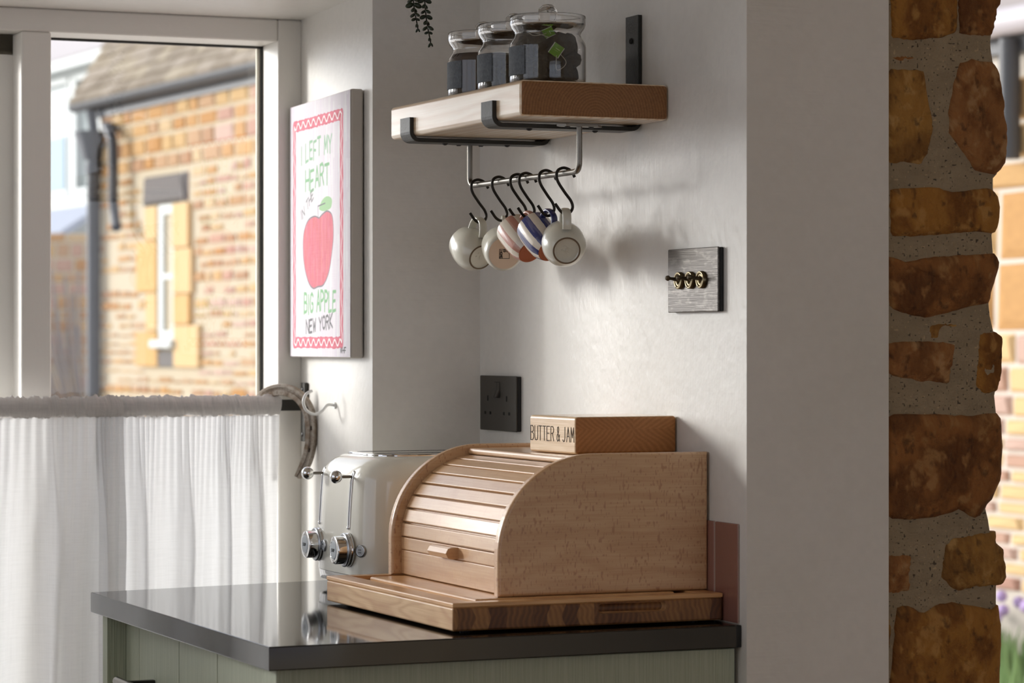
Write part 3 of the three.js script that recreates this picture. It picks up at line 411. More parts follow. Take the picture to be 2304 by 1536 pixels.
// ---------------------------------------------------------------- bread bin
{
  const bb = thing('bread_bin', 'pale beech roll-top bread bin with slatted shutter', 'bread bin', [-0.306, 0.9588, -0.105]);
  const L = 0.408, T = 0.016, BW = 0.303, H = 0.1835, rx = 0.137, ry = 0.13, y00 = H - ry;
  const prof = [[0, 0], [0, y00]]; for (let k = 1; k <= 24; k++) { const a = k / 24 * Math.PI / 2; prof.push([rx - rx * Math.cos(a), y00 + ry * Math.sin(a)]); } prof.push([BW, H], [BW, 0]);
  const panel = (z) => new THREE.ExtrudeGeometry(shapeOf(prof), { depth: T - 0.008, bevelEnabled: true, bevelSize: 0.004, bevelThickness: 0.004, bevelOffset: -0.004, bevelSegments: 4, curveSegments: 4 }).translate(0, 0, z + 0.004);
  mesh('side_panel', uvm(panel(-T), 'x'), M.beechSide, bb); mesh('side_panel', uvm(panel(-L), 'x', 0.13, 0.05), M.beechSide, bb);
  const zi0 = -L + T + 0.0005, zi1 = -T - 0.0005, zc = (zi0 + zi1) / 2, zl = zi1 - zi0;
  mesh('back_panel', rext(BW - 0.016, BW - 0.004, 0.001, H - 0.008, zi0, zi1, 0.001, 'z'), M.beech, bb);
  mesh('base_panel', rext(0.03, BW - 0.017, 0.001, 0.011, zi0, zi1, 0.001, 'z'), M.beech, bb);
  mesh('top_board', rext(0.116, BW - 0.004, H - 0.0155, H - 0.0055, zi0, zi1, 0.0045, 'z'), M.beech, bb);
  const off = 0.0145, slat = (n, w, h = 0.0065, dv = 0) => { const g = rbox(h, w, zl, 0.0016, 0, 0, 0, 'z'); const u = g.attributes.uv; for (let i = 0; i < u.count; i++) u.setXY(i, u.getX(i) + dv * 0.37, u.getY(i) + dv * 0.11); return mesh(n, g, M.beech, bb); };
  const fp = slat('front_board', 0.0345, 0.0065, 1); fp.position.set(off + 0.003, 0.0182, zc);
  const hs = slat('slat', 0.0178, 0.0065, 2); hs.position.set(off + 0.003, 0.0182 + 0.0265, zc);
  // handle: flattened round bar pulled out of the second slat
  const hp = []; for (const [x, y] of [[0.004, -0.0078], [-0.010, -0.0078], [-0.0152, -0.0062], [-0.0185, 0], [-0.0152, 0.0062], [-0.010, 0.0078], [0.004, 0.0078]]) hp.push([x, y]);
  mesh('handle', uvm(new THREE.ExtrudeGeometry(shapeOf(hp), { depth: 0.068, bevelEnabled: true, bevelSize: 0.001, bevelThickness: 0.001, bevelOffset: -0.001, bevelSegments: 2 }).translate(off, 0.0447, -0.242), 'z'), M.beech, bb);
  const ex = rx - off, ey = ry - off, cx = rx, cy = y00, step = 0.0203; let a = 0.0195 / ey * 0.06, made = 0;
  // walk the shutter's curve in even steps
  const at = (t) => [cx - ex * Math.cos(t), cy + ey * Math.sin(t)], back = [];
  for (let k = 0; k < 8; k++) {
    const s0 = a; let len = 0, t = a; while (len < step && t < Math.PI / 2) { const p = at(t), q = at(t + 0.002); len += Math.hypot(q[0] - p[0], q[1] - p[1]); t += 0.002; } a = t;
    const p = at(s0), q = at(t), s = slat('slat', step - 0.0022, 0.006, k + 3); s.position.set((p[0] + q[0]) / 2 + 0.002, (p[1] + q[1]) / 2 - 0.001, zc); s.rotation.z = -Math.atan2(q[0] - p[0], q[1] - p[1]); made++;
  }
  const bp = [[off + 0.0072, 0.002]]; for (let k = 0; k <= 14; k++) { const t = k / 14 * 1.45; bp.push([cx - (ex - 0.0055) * Math.cos(t), cy + (ey - 0.0055) * Math.sin(t)]); } const bp2 = bp.map(([x, y]) => [x + 0.0012 * 1.2, y - 0.0008]).reverse();
  mesh('shutter_backing', uvm(new THREE.ExtrudeGeometry(shapeOf([...bp, ...bp2]), { depth: zl, bevelEnabled: false }).translate(0, 0, zi0)), M.beech, bb);
}
// ---------------------------------------------------------------- butter and jam board
{
  const b = thing('butter_board', 'small oak block lettered BUTTER & JAM on top of the bread bin', 'wooden block', [-0.157, 1.1374, -0.192]); b.rotation.y = 0.07;
  const W = 0.156, H = 0.0505, D = 0.136, g = new RoundedBoxGeometry(W, H, D, 4, 0.0045).translate(W / 2, H / 2, -D / 2), o = uvm(g, 'z'), p = o.attributes.position, n = o.attributes.normal, by = [[], []];
  for (let i = 0; i < p.count; i += 3) by[Math.abs(n.getZ(i) + n.getZ(i + 1) + n.getZ(i + 2)) > 1.9 ? 1 : 0].push(i);
  const uv = o.attributes.uv; for (const i of by[1]) for (let k = 0; k < 3; k++) uv.setXY(i + k, p.getX(i + k), p.getY(i + k));
  const q = new THREE.BufferGeometry(), all = by.flat(); for (const k of ['position', 'normal', 'uv']) { const at = o.attributes[k], sz = at.itemSize, arr = []; for (const i of all) for (let j = 0; j < 3 * sz; j++) arr.push(at.array[i * sz + j]); q.setAttribute(k, new THREE.Float32BufferAttribute(arr, sz)); }
  q.addGroup(0, by[0].length * 3, 0); q.addGroup(by[0].length * 3, by[1].length * 3, 1); mesh('block', q, [M.oak, M.oakEndShaded], b);
  const wg = wordGeo('BUTTER & JAM', 0.0195, 0.0078, 0.0028, 0.0011, 0.0005), w = wg.userData.width; const s = 0.126 / w; wg.scale(s, 1, 1).translate(-0.126 / 2, 0, 0).rotateY(-Math.PI / 2).translate(-0.0001, 0.0165, -D / 2);
  mesh('lettering', wg, M.ink, b).userData.label = 'dark burnt lettering';
}
// ---------------------------------------------------------------- toaster
{
  const t = thing('toaster', 'cream retro toaster with chrome ball levers beside the bread bin', 'toaster', [-0.165, 0.92, -0.730]);
  const A = 0.1495, B = 0.126, y0 = 0.026, y1 = 0.2, N = 96, rows = [];
  const inset = (y) => { const k = (y - y0) / (y1 - y0); let s = 0.011 * k * k + 0.0025 * (1 - k); const R = 0.036, d = y1 - y; if (d < R) s += R - Math.sqrt(Math.max(0, R * R - (R - d) * (R - d))); return s; };
  const ys = []; for (let k = 0; k <= 20; k++) ys.push(y0 + (y1 - 0.036 - y0) * k / 20); for (let k = 1; k <= 14; k++) ys.push(y1 - 0.036 + 0.036 * Math.sin(k / 14 * Math.PI / 2));
  const ringPt = (i, s) => { const a = i / N * 2 * Math.PI, e = 2 / 4.6, c = Math.cos(a), d = Math.sin(a); return [Math.sign(c) * Math.pow(Math.abs(c), e) * (A - s), Math.sign(d) * Math.pow(Math.abs(d), e) * (B - s)]; };
  const loft = (list, capTop) => { const pos = [], idx = []; list.forEach(([y, s]) => { for (let i = 0; i < N; i++) { const [x, z] = ringPt(i, s); pos.push(x, y, z); } }); for (let r = 0; r + 1 < list.length; r++) for (let i = 0; i < N; i++) { const a = r * N + i, b = r * N + (i + 1) % N; idx.push(a, a + N, b, b, a + N, b + N); } if (capTop) { const c = pos.length / 3; pos.push(0, list.at(-1)[0], 0); const r = (list.length - 1) * N; for (let i = 0; i < N; i++) idx.push(r + i, c, r + (i + 1) % N); } const g = new THREE.BufferGeometry(); g.setAttribute('position', new THREE.Float32BufferAttribute(pos, 3)); g.setIndex(idx); g.computeVertexNormals(); g.setAttribute('uv', new THREE.Float32BufferAttribute(new Float32Array(pos.length / 3 * 2), 2)); return g; };
  mesh('body', loft([...ys.map((y) => [y, inset(y)]), [y1 - 0.0005, 0.052]]), M.cream, t);
  mesh('base_band', loft([[0.0115, 0.008], [0.012, 0.0045], [0.0245, 0.003], [0.0262, 0.005], [0.0262, 0.02]]), M.chrome, t);
  mesh('underside', loft([[0.0075, 0.016], [0.0118, 0.012]], true), M.black, t);
  for (const x of [-1, 1]) for (const z of [-1, 1]) mesh('foot', cyl(0.013, 0.010, 0.012, 20).translate(x * 0.115, 0.006, z * 0.083), M.black, t);
  // chrome top with two long openings
  const top = new THREE.Shape(); for (let i = 0; i < N; i++) { const [x, z] = ringPt(i, 0.043); i ? top.lineTo(x, -z) : top.moveTo(x, -z); } top.closePath();
  const slots = [-0.038, 0.038].map((z) => { const h = [], a = 0.096, r = 0.0125; for (let k = 0; k <= 12; k++) { const an = Math.PI / 2 - k / 12 * Math.PI; h.push([a - r + r * Math.cos(an), -z + r * Math.sin(an)]); } for (let k = 0; k <= 12; k++) { const an = -Math.PI / 2 - k / 12 * Math.PI; h.push([-a + r + r * Math.cos(an), -z + r * Math.sin(an)]); } return h; });
  for (const h of slots) { const p = new THREE.Path(); h.forEach((q, i) => i ? p.lineTo(...q) : p.moveTo(...q)); p.closePath(); top.holes.push(p); }
  mesh('top_plate', new THREE.ExtrudeGeometry(top, { depth: 0.0035, bevelEnabled: true, bevelSize: 0.002, bevelThickness: 0.002, bevelOffset: -0.001, bevelSegments: 3 }).rotateX(-Math.PI / 2).translate(0, y1 - 0.0028, 0), M.chrome, t);
  for (const z of [-0.038, 0.038]) mesh('slot_well', merge([ext(-0.096, 0.096, y1 - 0.1, y1 - 0.098, z - 0.0125, z + 0.0125), ext(-0.097, -0.096, y1 - 0.1, y1 - 0.004, z - 0.0125, z + 0.0125), ext(0.096, 0.097, y1 - 0.1, y1 - 0.004, z - 0.0125, z + 0.0125)]), M.gasket, t);
  // front: lever tracks, ball levers, dials, buttons
  const front = (y, z) => { const s = inset(y); const zz = Math.min(0.999, Math.abs(z) / (B - s)); return -(A - s) * Math.pow(1 - Math.pow(zz, 4.6), 1 / 4.6); };
  [-0.069, 0.063].forEach((z) => {
    const pts = []; for (let k = 0; k <= 10; k++) { const y = 0.095 + 0.081 * k / 10; pts.push([front(y, z) - 0.0002, y, z]); }
    mesh('lever_trim', merge([tube(pts.map(([x, y]) => [x, y, z - 0.0032]), 0.0011, 30, 8), tube(pts.map(([x, y]) => [x, y, z + 0.0032]), 0.0011, 30, 8), new THREE.SphereGeometry(0.0034, 12, 8).translate(...pts[0]), new THREE.SphereGeometry(0.0034, 12, 8).scale(0.5, 1, 1).translate(...pts[10])]), M.chrome, t);
    mesh('lever_track', tube(pts.map(([x, y]) => [x + 0.0012, y, z]), 0.0022, 30, 8), M.black, t);
    const ly = 0.170, fx = front(ly, z), lv = mesh('lever', cyl(0.0022, 0.0022, 0.022, 12).rotateZ(Math.PI / 2).translate(fx - 0.009, ly, z), M.steel, t); mesh('ball_knob', new THREE.SphereGeometry(0.0098, 32, 20).translate(fx - 0.0255, ly, z), M.chrome, lv);
    const ky = 0.0625, kx = front(ky, z) + 0.0004, R90 = (g) => g.rotateZ(Math.PI / 2).translate(kx, ky, z);
    const kb = mesh('dial', R90(lathe([[0.0, 0.0], [0.0252, 0], [0.0256, 0.002], [0.0246, 0.0045], [0.0225, 0.007], [0.0215, 0.0075], [0.0208, 0.0088], [0.0206, 0.021], [0.0196, 0.0232], [0.0148, 0.0238], [0.0144, 0.0228], [0, 0.0228]], 48)), M.chrome, t);
    mesh('dial_ring', R90(new THREE.TorusGeometry(0.0226, 0.0026, 10, 48).rotateX(Math.PI / 2).translate(0, 0.0066, 0)), M.satin, kb);
    mesh('stop_button', R90(lathe([[0, 0.0245], [0.0125, 0.0243], [0.0136, 0.0236], [0.0137, 0.0225]], 40)), std({ color: 0xbfc6cb, roughness: 0.35 }), kb);
    const wg = wordGeo('STOP', 0.0042, 0.0026, 0.0009, 0.0006, 0.0003); mesh('lettering', wg.translate(-wg.userData.width / 2, -0.0021, 0).rotateY(-Math.PI / 2).translate(kx - 0.02465, ky, z), M.black, kb);
    const bz = z + 0.031, bx = front(ky, bz) + 0.0008, sl = Math.atan2(front(ky, bz + 0.004) - front(ky, bz - 0.004), 0.008), bt = mesh('button', lathe([[0, 0], [0.0092, 0], [0.0092, 0.0028], [0.0078, 0.004], [0.0066, 0.0036]], 32).rotateZ(Math.PI / 2).rotateY(sl).translate(bx, ky, bz), M.satin, t);
    mesh('button_face', lathe([[0, 0.0043], [0.0058, 0.0041], [0.0068, 0.0034]], 28).rotateZ(Math.PI / 2).rotateY(sl).translate(bx, ky, bz), std({ color: 0xc9ced2, roughness: 0.4 }), bt);
    const mk = merge([-0.002, 0, 0.002].map((d) => new THREE.BoxGeometry(0.0003, 0.0034, 0.0006).translate(0, 0.0016, d)).concat([new THREE.BoxGeometry(0.0003, 0.0009, 0.0058).translate(0, -0.0022, 0)])); mesh('button_mark', mk.translate(-0.0043, 0, 0).rotateY(sl).translate(bx, ky, bz), M.black, bt);
  });
}
// ---------------------------------------------------------------- jars on the shelf
const glassT = phy({ color: 0xf7f8f7, transmission: 1, thickness: 0, roughness: 0.02, ior: 1.5, side: THREE.DoubleSide }), glassS = phy({ color: 0xffffff, transmission: 1, thickness: 0.02, roughness: 0.01, ior: 1.5 });
const slateM = std({ roughness: 0.7, map: tex(256, 256, 0.06, 0.06, (u, v) => { const t = fbm(u * 20, v * 20, 20, 20, 3), s = fbm(u * 40, v * 6, 40, 6, 3); return mix3(hex(0x4d5257), hex(0x767c82), 0.6 * t + 0.3 * sstep(0.6, 0.8, s)); }) });
const JARZ = [-0.3245, -0.4415, -0.5565], jarLabel = ['clear glass jar of tea bags with green tags at the shelf end', 'clear glass jar of tea bags standing between two other jars', 'clear glass jar filled with dark brown ground coffee'];
JARZ.forEach((z, k) => {
  const j = thing('glass_jar', jarLabel[k], 'jar', [-0.14, 1.6412, z], 'glass storage jars on the shelf'); j.scale.y = 0.865;
  mesh('body', lathe([[0, 0.0005], [0.046, 0.0005], [0.0505, 0.002], [0.0528, 0.006], [0.0532, 0.013], [0.0532, 0.062], [0.052, 0.069], [0.0475, 0.077], [0.0455, 0.082], [0.0465, 0.086], [0.0505, 0.092], [0.0526, 0.098], [0.0530, 0.106], [0.0528, 0.1115], [0.0518, 0.1128], [0.0508, 0.1115], [0.0508, 0.106], [0.0505, 0.099], [0.0485, 0.0935], [0.0446, 0.0868], [0.0436, 0.082], [0.0456, 0.0765], [0.05, 0.0685], [0.0512, 0.062], [0.0512, 0.013], [0.0505, 0.0075], [0.0485, 0.0045], [0.045, 0.0035], [0, 0.0035]], 64), glassS, j);
  const lid = mesh('lid', lathe([[0, 0.0935], [0.03, 0.0942], [0.047, 0.0962], [0.0497, 0.099], [0.0503, 0.1], [0.0503, 0.0985], [0.0475, 0.0943], [0.03, 0.0918], [0, 0.0912]], 64), glassS, j);
  mesh('knob', lathe([[0, 0.0925], [0.009, 0.0928], [0.0095, 0.0955], [0.0088, 0.0985], [0.0125, 0.104], [0.0142, 0.111], [0.0125, 0.1185], [0.0075, 0.123], [0, 0.1245]].map(([r, y]) => [r, 0.0925 + (y - 0.0925) * 1.25]), 40), glassS, lid);
  // slate label stuck on the side that faces the window
  const lb = new THREE.CylinderGeometry(0.0538, 0.0538, 0.046, 24, 1, true, -Math.PI / 2 - 0.52, 1.05).translate(0, 0.039, 0); const u = lb.attributes.uv; for (let i = 0; i < u.count; i++) u.setXY(i, u.getX(i) * 0.06, u.getY(i) * 0.046);
  const lm = slateM.clone(); lm.side = THREE.DoubleSide; mesh('label', lb, lm, j).userData.label = 'grey slate label with chalk mark';
});
{ // coffee
  const c = mesh('ground_coffee', lathe([[0, 0.0037], [0.045, 0.0037], [0.0498, 0.008], [0.0509, 0.062], [0.0497, 0.068], [0.0455, 0.0745], [0.0425, 0.0755], [0.03, 0.077], [0, 0.074]], 48).scale(1, 0.865, 1).translate(-0.14, 1.6412, JARZ[2]), std({ map: tex(256, 256, 0.3, 0.3, (u, v) => mix3(hex(0x2a170d), hex(0x4c2e1b), fbm(u * 90, v * 60, 90, 60, 3))), roughness: 1 }), scene);
  c.userData.kind = 'stuff'; tag(c, 'dark brown ground coffee filling the end jar', 'coffee');
}
{ // tea bags
  const leaf = phy({ map: tex(256, 256, 1, 1, (u, v) => mix3(hex(0x17130e), hex(0x57503f), 0.25 + 0.75 * Math.pow(fbm(u * 34, v * 34, 34, 34, 3), 1.6))), roughness: 0.75, sheen: 0.3 }), net = phy({ color: 0xb9b6ad, transmission: 0.75, thickness: 0, roughness: 0.6, side: THREE.DoubleSide }), strM = std({ color: 0xcfc9ba, roughness: 0.9 });
  const green = std({ roughness: 0.6, map: tex(128, 128, 1, 1, (u, v) => { if (u < 0.07 || u > 0.93) return hex(0xd9dccb); if (Math.abs(v - 0.62) < 0.03 && u > 0.35 && u < 0.75) return hex(0xcfe0a8); if (Math.abs(v - 0.45) < 0.02 && u > 0.3 && u < 0.7) return hex(0xa9cf68); return mix3(hex(0x6fa321), hex(0x7fb531), fbm(u * 6, v * 6, 6, 6, 2)); }) });
  const pouch = () => { const g = new THREE.TetrahedronGeometry(0.024, 4), p = g.attributes.position; for (let i = 0; i < p.count; i++) { const v = V3(p.getX(i), p.getY(i), p.getZ(i)), d = Math.max(v.clone().dot(V3(1, 1, 1)), v.dot(V3(-1, -1, 1)), v.dot(V3(-1, 1, -1)), v.dot(V3(1, -1, -1))) / 0.0416; const s = 0.8 + 0.28 * Math.pow(Math.max(0, d), 2.2) + 0.1 * (fbm(v.x * 120 + 9, v.y * 120 + v.z * 60, 256, 256, 2) - 0.5); p.setXYZ(i, v.x * s, v.y * s, v.z * s); } g.computeVertexNormals(); return g; };
  const pg = [pouch(), pouch()];
  const bag = (jar, x, y, z, s, ex, ey, net2, label) => {
    const o = thing('tea_bag', label, 'tea bag', [-0.14 + x, 1.6412 + y * 0.865, JARZ[jar] + z], jar ? 'tea bags in the middle jar' : 'tea bags in the end jar'); o.rotation.set(ex, ey, ex * 0.7);
    mesh('pouch', pg[(jar + (x > 0)) % 2], net2 ? net : leaf, o).scale.setScalar(s); return o;
  };
  [0, 1].forEach((jar) => { // three layers of pouches, each clear of the glass
    const top = jar ? 2 : 3;
    for (let l = 0; l < top; l++) for (let k = 0; k < 5; k++) { const a = k / 5 * 2 * Math.PI + l * 0.6 + jar, r = k === 4 && l === 1 ? 0.012 : 0.0275; bag(jar, Math.cos(a) * r, 0.022 + l * 0.0205, Math.sin(a) * r, 0.76 + 0.08 * rnd(), rr(0, 6), rr(0, 6), false, jar ? 'dark tea bag in the middle glass jar' : 'dark tea bag in the end glass jar'); }
  });
  [[[0.012, 0.053, 0.0475], 0.62, [[0.02, 0.045, 0.047], [0.028, 0.035, 0.044], [0.022, 0.026, 0.0465], [0.012, 0.022, 0.049]], 0.0165], [[0.008, 0.083, 0.03], 0.25, [[0.0, 0.079, 0.032], [-0.014, 0.077, 0.028], [-0.018, 0.084, 0.022]], 0.015]].forEach(([p, turn, st, sz], i) => {
    const X0 = -0.0115; const o = bag(0, X0 + 0.01, i ? 0.078 : 0.05, i ? 0.005 : 0.012, i ? 0.5 : 0.66, 1 + i, 2, false, i ? 'tea bag at the top of the jar with a green paper tag' : 'tea bag whose green paper tag hangs against the glass'); o.rotation.set(0, 0, 0);
    const ox = X0 + 0.01, oy = i ? 0.078 : 0.05, oz = i ? 0.005 : 0.012;
    const tg = new THREE.BoxGeometry(sz, sz, 0.0006); const m = mesh('tag', tg, green, o); m.position.set(p[0] - 0.02 - ox, (p[1] - oy) * 0.865, p[2] - oz); m.rotation.set(i ? 0.5 : 0.05, -0.35, turn - 1.2); m.userData.label = 'green paper tag';
    mesh('string', tube([[0, 0.01, 0.008], ...st.map(([a, b, c]) => [a - 0.02 - ox, (b - oy) * 0.865, c - oz]), [p[0] - 0.02 - ox, (p[1] - oy) * 0.865 - 0.007, p[2] - oz]], 0.0005, 40, 6), strM, o);
  });
}
// ---------------------------------------------------------------- painted canvas
{
  const cw = 922, ch = 1024, cv = document.createElement('canvas'); cv.width = cw; cv.height = ch; const x = cv.getContext('2d');
  x.fillStyle = '#cfc8ce'; x.fillRect(0, 0, cw, ch);
  const X = (u) => u * cw, Y = (v) => v * ch;
  for (let i = 0; i < 260; i++) { x.fillStyle = ['rgba(214,213,214,0.5)', 'rgba(200,190,203,0.35)', 'rgba(220,220,220,0.5)'][i % 3]; x.fillRect(rr(0, cw), rr(-80, ch), rr(6, 26), rr(60, 260)); }
  const wob = (pts, col, lw) => { x.strokeStyle = col; x.lineWidth = lw; x.lineCap = x.lineJoin = 'round'; x.beginPath(); pts.forEach(([a, b], i) => i ? x.lineTo(a, b) : x.moveTo(a, b)); x.stroke(); };
  const ru = [0.075, 0.865], rv = [0.083, 0.945];
  for (let pass = 0; pass < 3; pass++) for (const [a, b] of [[[ru[0], rv[0]], [ru[1], rv[0]]], [[ru[1], rv[0]], [ru[1], rv[1]]], [[ru[1], rv[1]], [ru[0], rv[1]]], [[ru[0], rv[1]], [ru[0], rv[0]]]]) {
    const pts = []; for (let k = 0; k <= 40; k++) pts.push([X(mix(a[0], b[0], k / 40)) + rr(-3, 3), Y(mix(a[1], b[1], k / 40)) + rr(-3, 3)]); wob(pts, ['#bf4259', '#c8546a', 'rgba(180,50,72,0.5)'][pass], [44, 38, 16][pass]);
  }
  const zig = (a, b, n, amp) => { const pts = [], L = Math.hypot(X(b[0] - a[0]), Y(b[1] - a[1])), dx = X(b[0] - a[0]) / L, dy = Y(b[1] - a[1]) / L; for (let k = 0; k <= n * 6; k++) { const t = k / n / 6, s = Math.sin(k / 6 * 2 * Math.PI) * amp; pts.push([X(mix(a[0], b[0], t)) - dy * s + rr(-1.5, 1.5), Y(mix(a[1], b[1], t)) + dx * s + rr(-1.5, 1.5)]); } wob(pts, '#e4dbdb', 8); };
  zig([ru[0], rv[0]], [ru[1], rv[0]], 9, 13); zig([ru[1], rv[0]], [ru[1], rv[1]], 9, 7); zig([ru[1], rv[1]], [ru[0], rv[1]], 9, 13); zig([ru[0], rv[1]], [ru[0], rv[0]], 9, 7);
  const word = (txt, u0, u1, v0, v1, col, lw, rot = 0, slant = 0.05) => {
    const n = [...txt].reduce((s, c) => s + (c === ' ' ? 0.6 : c === 'I' ? 0.45 : 1) + 0.28, 0), cwid = X(u1 - u0) / n; let px = 0; const H = Y(v1 - v0);
    x.save(); x.translate(X(u0), Y(v1)); x.rotate(rot);
    for (const c of txt) { const w = cwid * (c === ' ' ? 0.6 : c === 'I' ? 0.45 : 1), jf = Math.min(1, H / 75), jy = rr(-6, 6) * jf; if (c !== ' ') for (const pl of GLYPH[c]) for (let q = 0; q < 2; q++) { wob(pl.map(([gx, gy]) => [px + gx * w + gy * H * slant + rr(-2, 2) * jf, jy - gy * H + rr(-3, 3) * jf]), col, lw * (q ? 0.55 : 1)); } px += w + cwid * 0.28; }
    x.restore();
  };
  word('I LEFT MY', 0.19, 0.72, 0.168, 0.236, 'rgba(118,164,124,0.8)', 12, -0.05); word('HEART', 0.27, 0.68, 0.275, 0.352, 'rgba(108,160,112,0.88)', 13, -0.06);
  word('IN THE', 0.2, 0.44, 0.425, 0.462, '#6c696b', 7, -0.42); word('BIG APPLE', 0.245, 0.79, 0.758, 0.832, 'rgba(108,164,110,0.92)', 13, -0.03); word('NEW YORK', 0.28, 0.735, 0.858, 0.908, '#525053', 10, -0.06); word('WHF', 0.845, 0.94, 0.964, 0.984, '#393638', 5);
  const ap = [[0.5, 0.462], [0.42, 0.452], [0.3, 0.47], [0.235, 0.52], [0.232, 0.6], [0.265, 0.66], [0.33, 0.712], [0.4, 0.733], [0.48, 0.728], [0.57, 0.722], [0.66, 0.675], [0.71, 0.6], [0.735, 0.53], [0.715, 0.462], [0.64, 0.44], [0.56, 0.448], [0.5, 0.462]];
  const curve = new THREE.CatmullRomCurve3(ap.map(([u, v]) => V3(X(u), Y(v), 0)), true).getPoints(160);
  const path = () => { x.beginPath(); curve.forEach((p, i) => i ? x.lineTo(p.x, p.y) : x.moveTo(p.x, p.y)); x.closePath(); };
  path(); x.fillStyle = '#c4566a'; x.fill(); x.save(); path(); x.clip(); for (let i = 0; i < 260; i++) { x.fillStyle = ['rgba(192,66,84,0.3)', 'rgba(208,110,120,0.3)', 'rgba(196,86,76,0.25)'][i % 3]; x.fillRect(rr(X(0.2), X(0.75)), rr(Y(0.4), Y(0.74)), rr(6, 22), rr(24, 120)); } x.restore();
  wob(curve.map((p) => [p.x, p.y]), '#6d646b', 6);
  x.beginPath(); new THREE.CatmullRomCurve3([[0.5, 0.425], [0.55, 0.395], [0.64, 0.383], [0.71, 0.4], [0.7, 0.425], [0.62, 0.437], [0.54, 0.435]].map(([u, v]) => V3(X(u), Y(v), 0)), true).getPoints(60).forEach((p, i) => i ? x.lineTo(p.x, p.y) : x.moveTo(p.x, p.y)); x.closePath(); x.fillStyle = '#8bb380'; x.fill();
  wob([[X(0.6), Y(0.408)], [X(0.48), Y(0.415)], [X(0.485), Y(0.46)]], '#5c5860', 5);
  const t = new THREE.CanvasTexture(cv); t.colorSpace = THREE.SRGBColorSpace;
  const o = thing('canvas_painting', 'hand-painted canvas of a red apple reading I LEFT MY HEART', 'painting', [0, 0, 0]);
  const wpx = 0.383, hpx = 0.4265, th = 0.021; const nrm = 4 * Math.PI / 180;
  o.position.set(-0.1823 - 0.002, 1.2625, -0.9143); o.rotation.y = Math.PI / 2 - nrm + Math.PI; // local x runs away from the room, +z out of the wall
  const side = std({ color: 0xc9c2b8, roughness: 0.85, bumpMap: linen(0.03, 0.2), bumpScale: 0.0004 });
  mesh('stretched_canvas', rbox(wpx, hpx, th, 0.004, -0.0445 - wpx / 2, hpx / 2, th / 2), side, o);
  const f = new THREE.PlaneGeometry(wpx - 0.003, hpx - 0.003).translate(-0.0445 - wpx / 2, hpx / 2, th + 0.0003); mesh('painted_face', f, std({ map: t, roughness: 0.7, bumpMap: linen(0.5, 0.2), bumpScale: 0.0002 }), o);
}
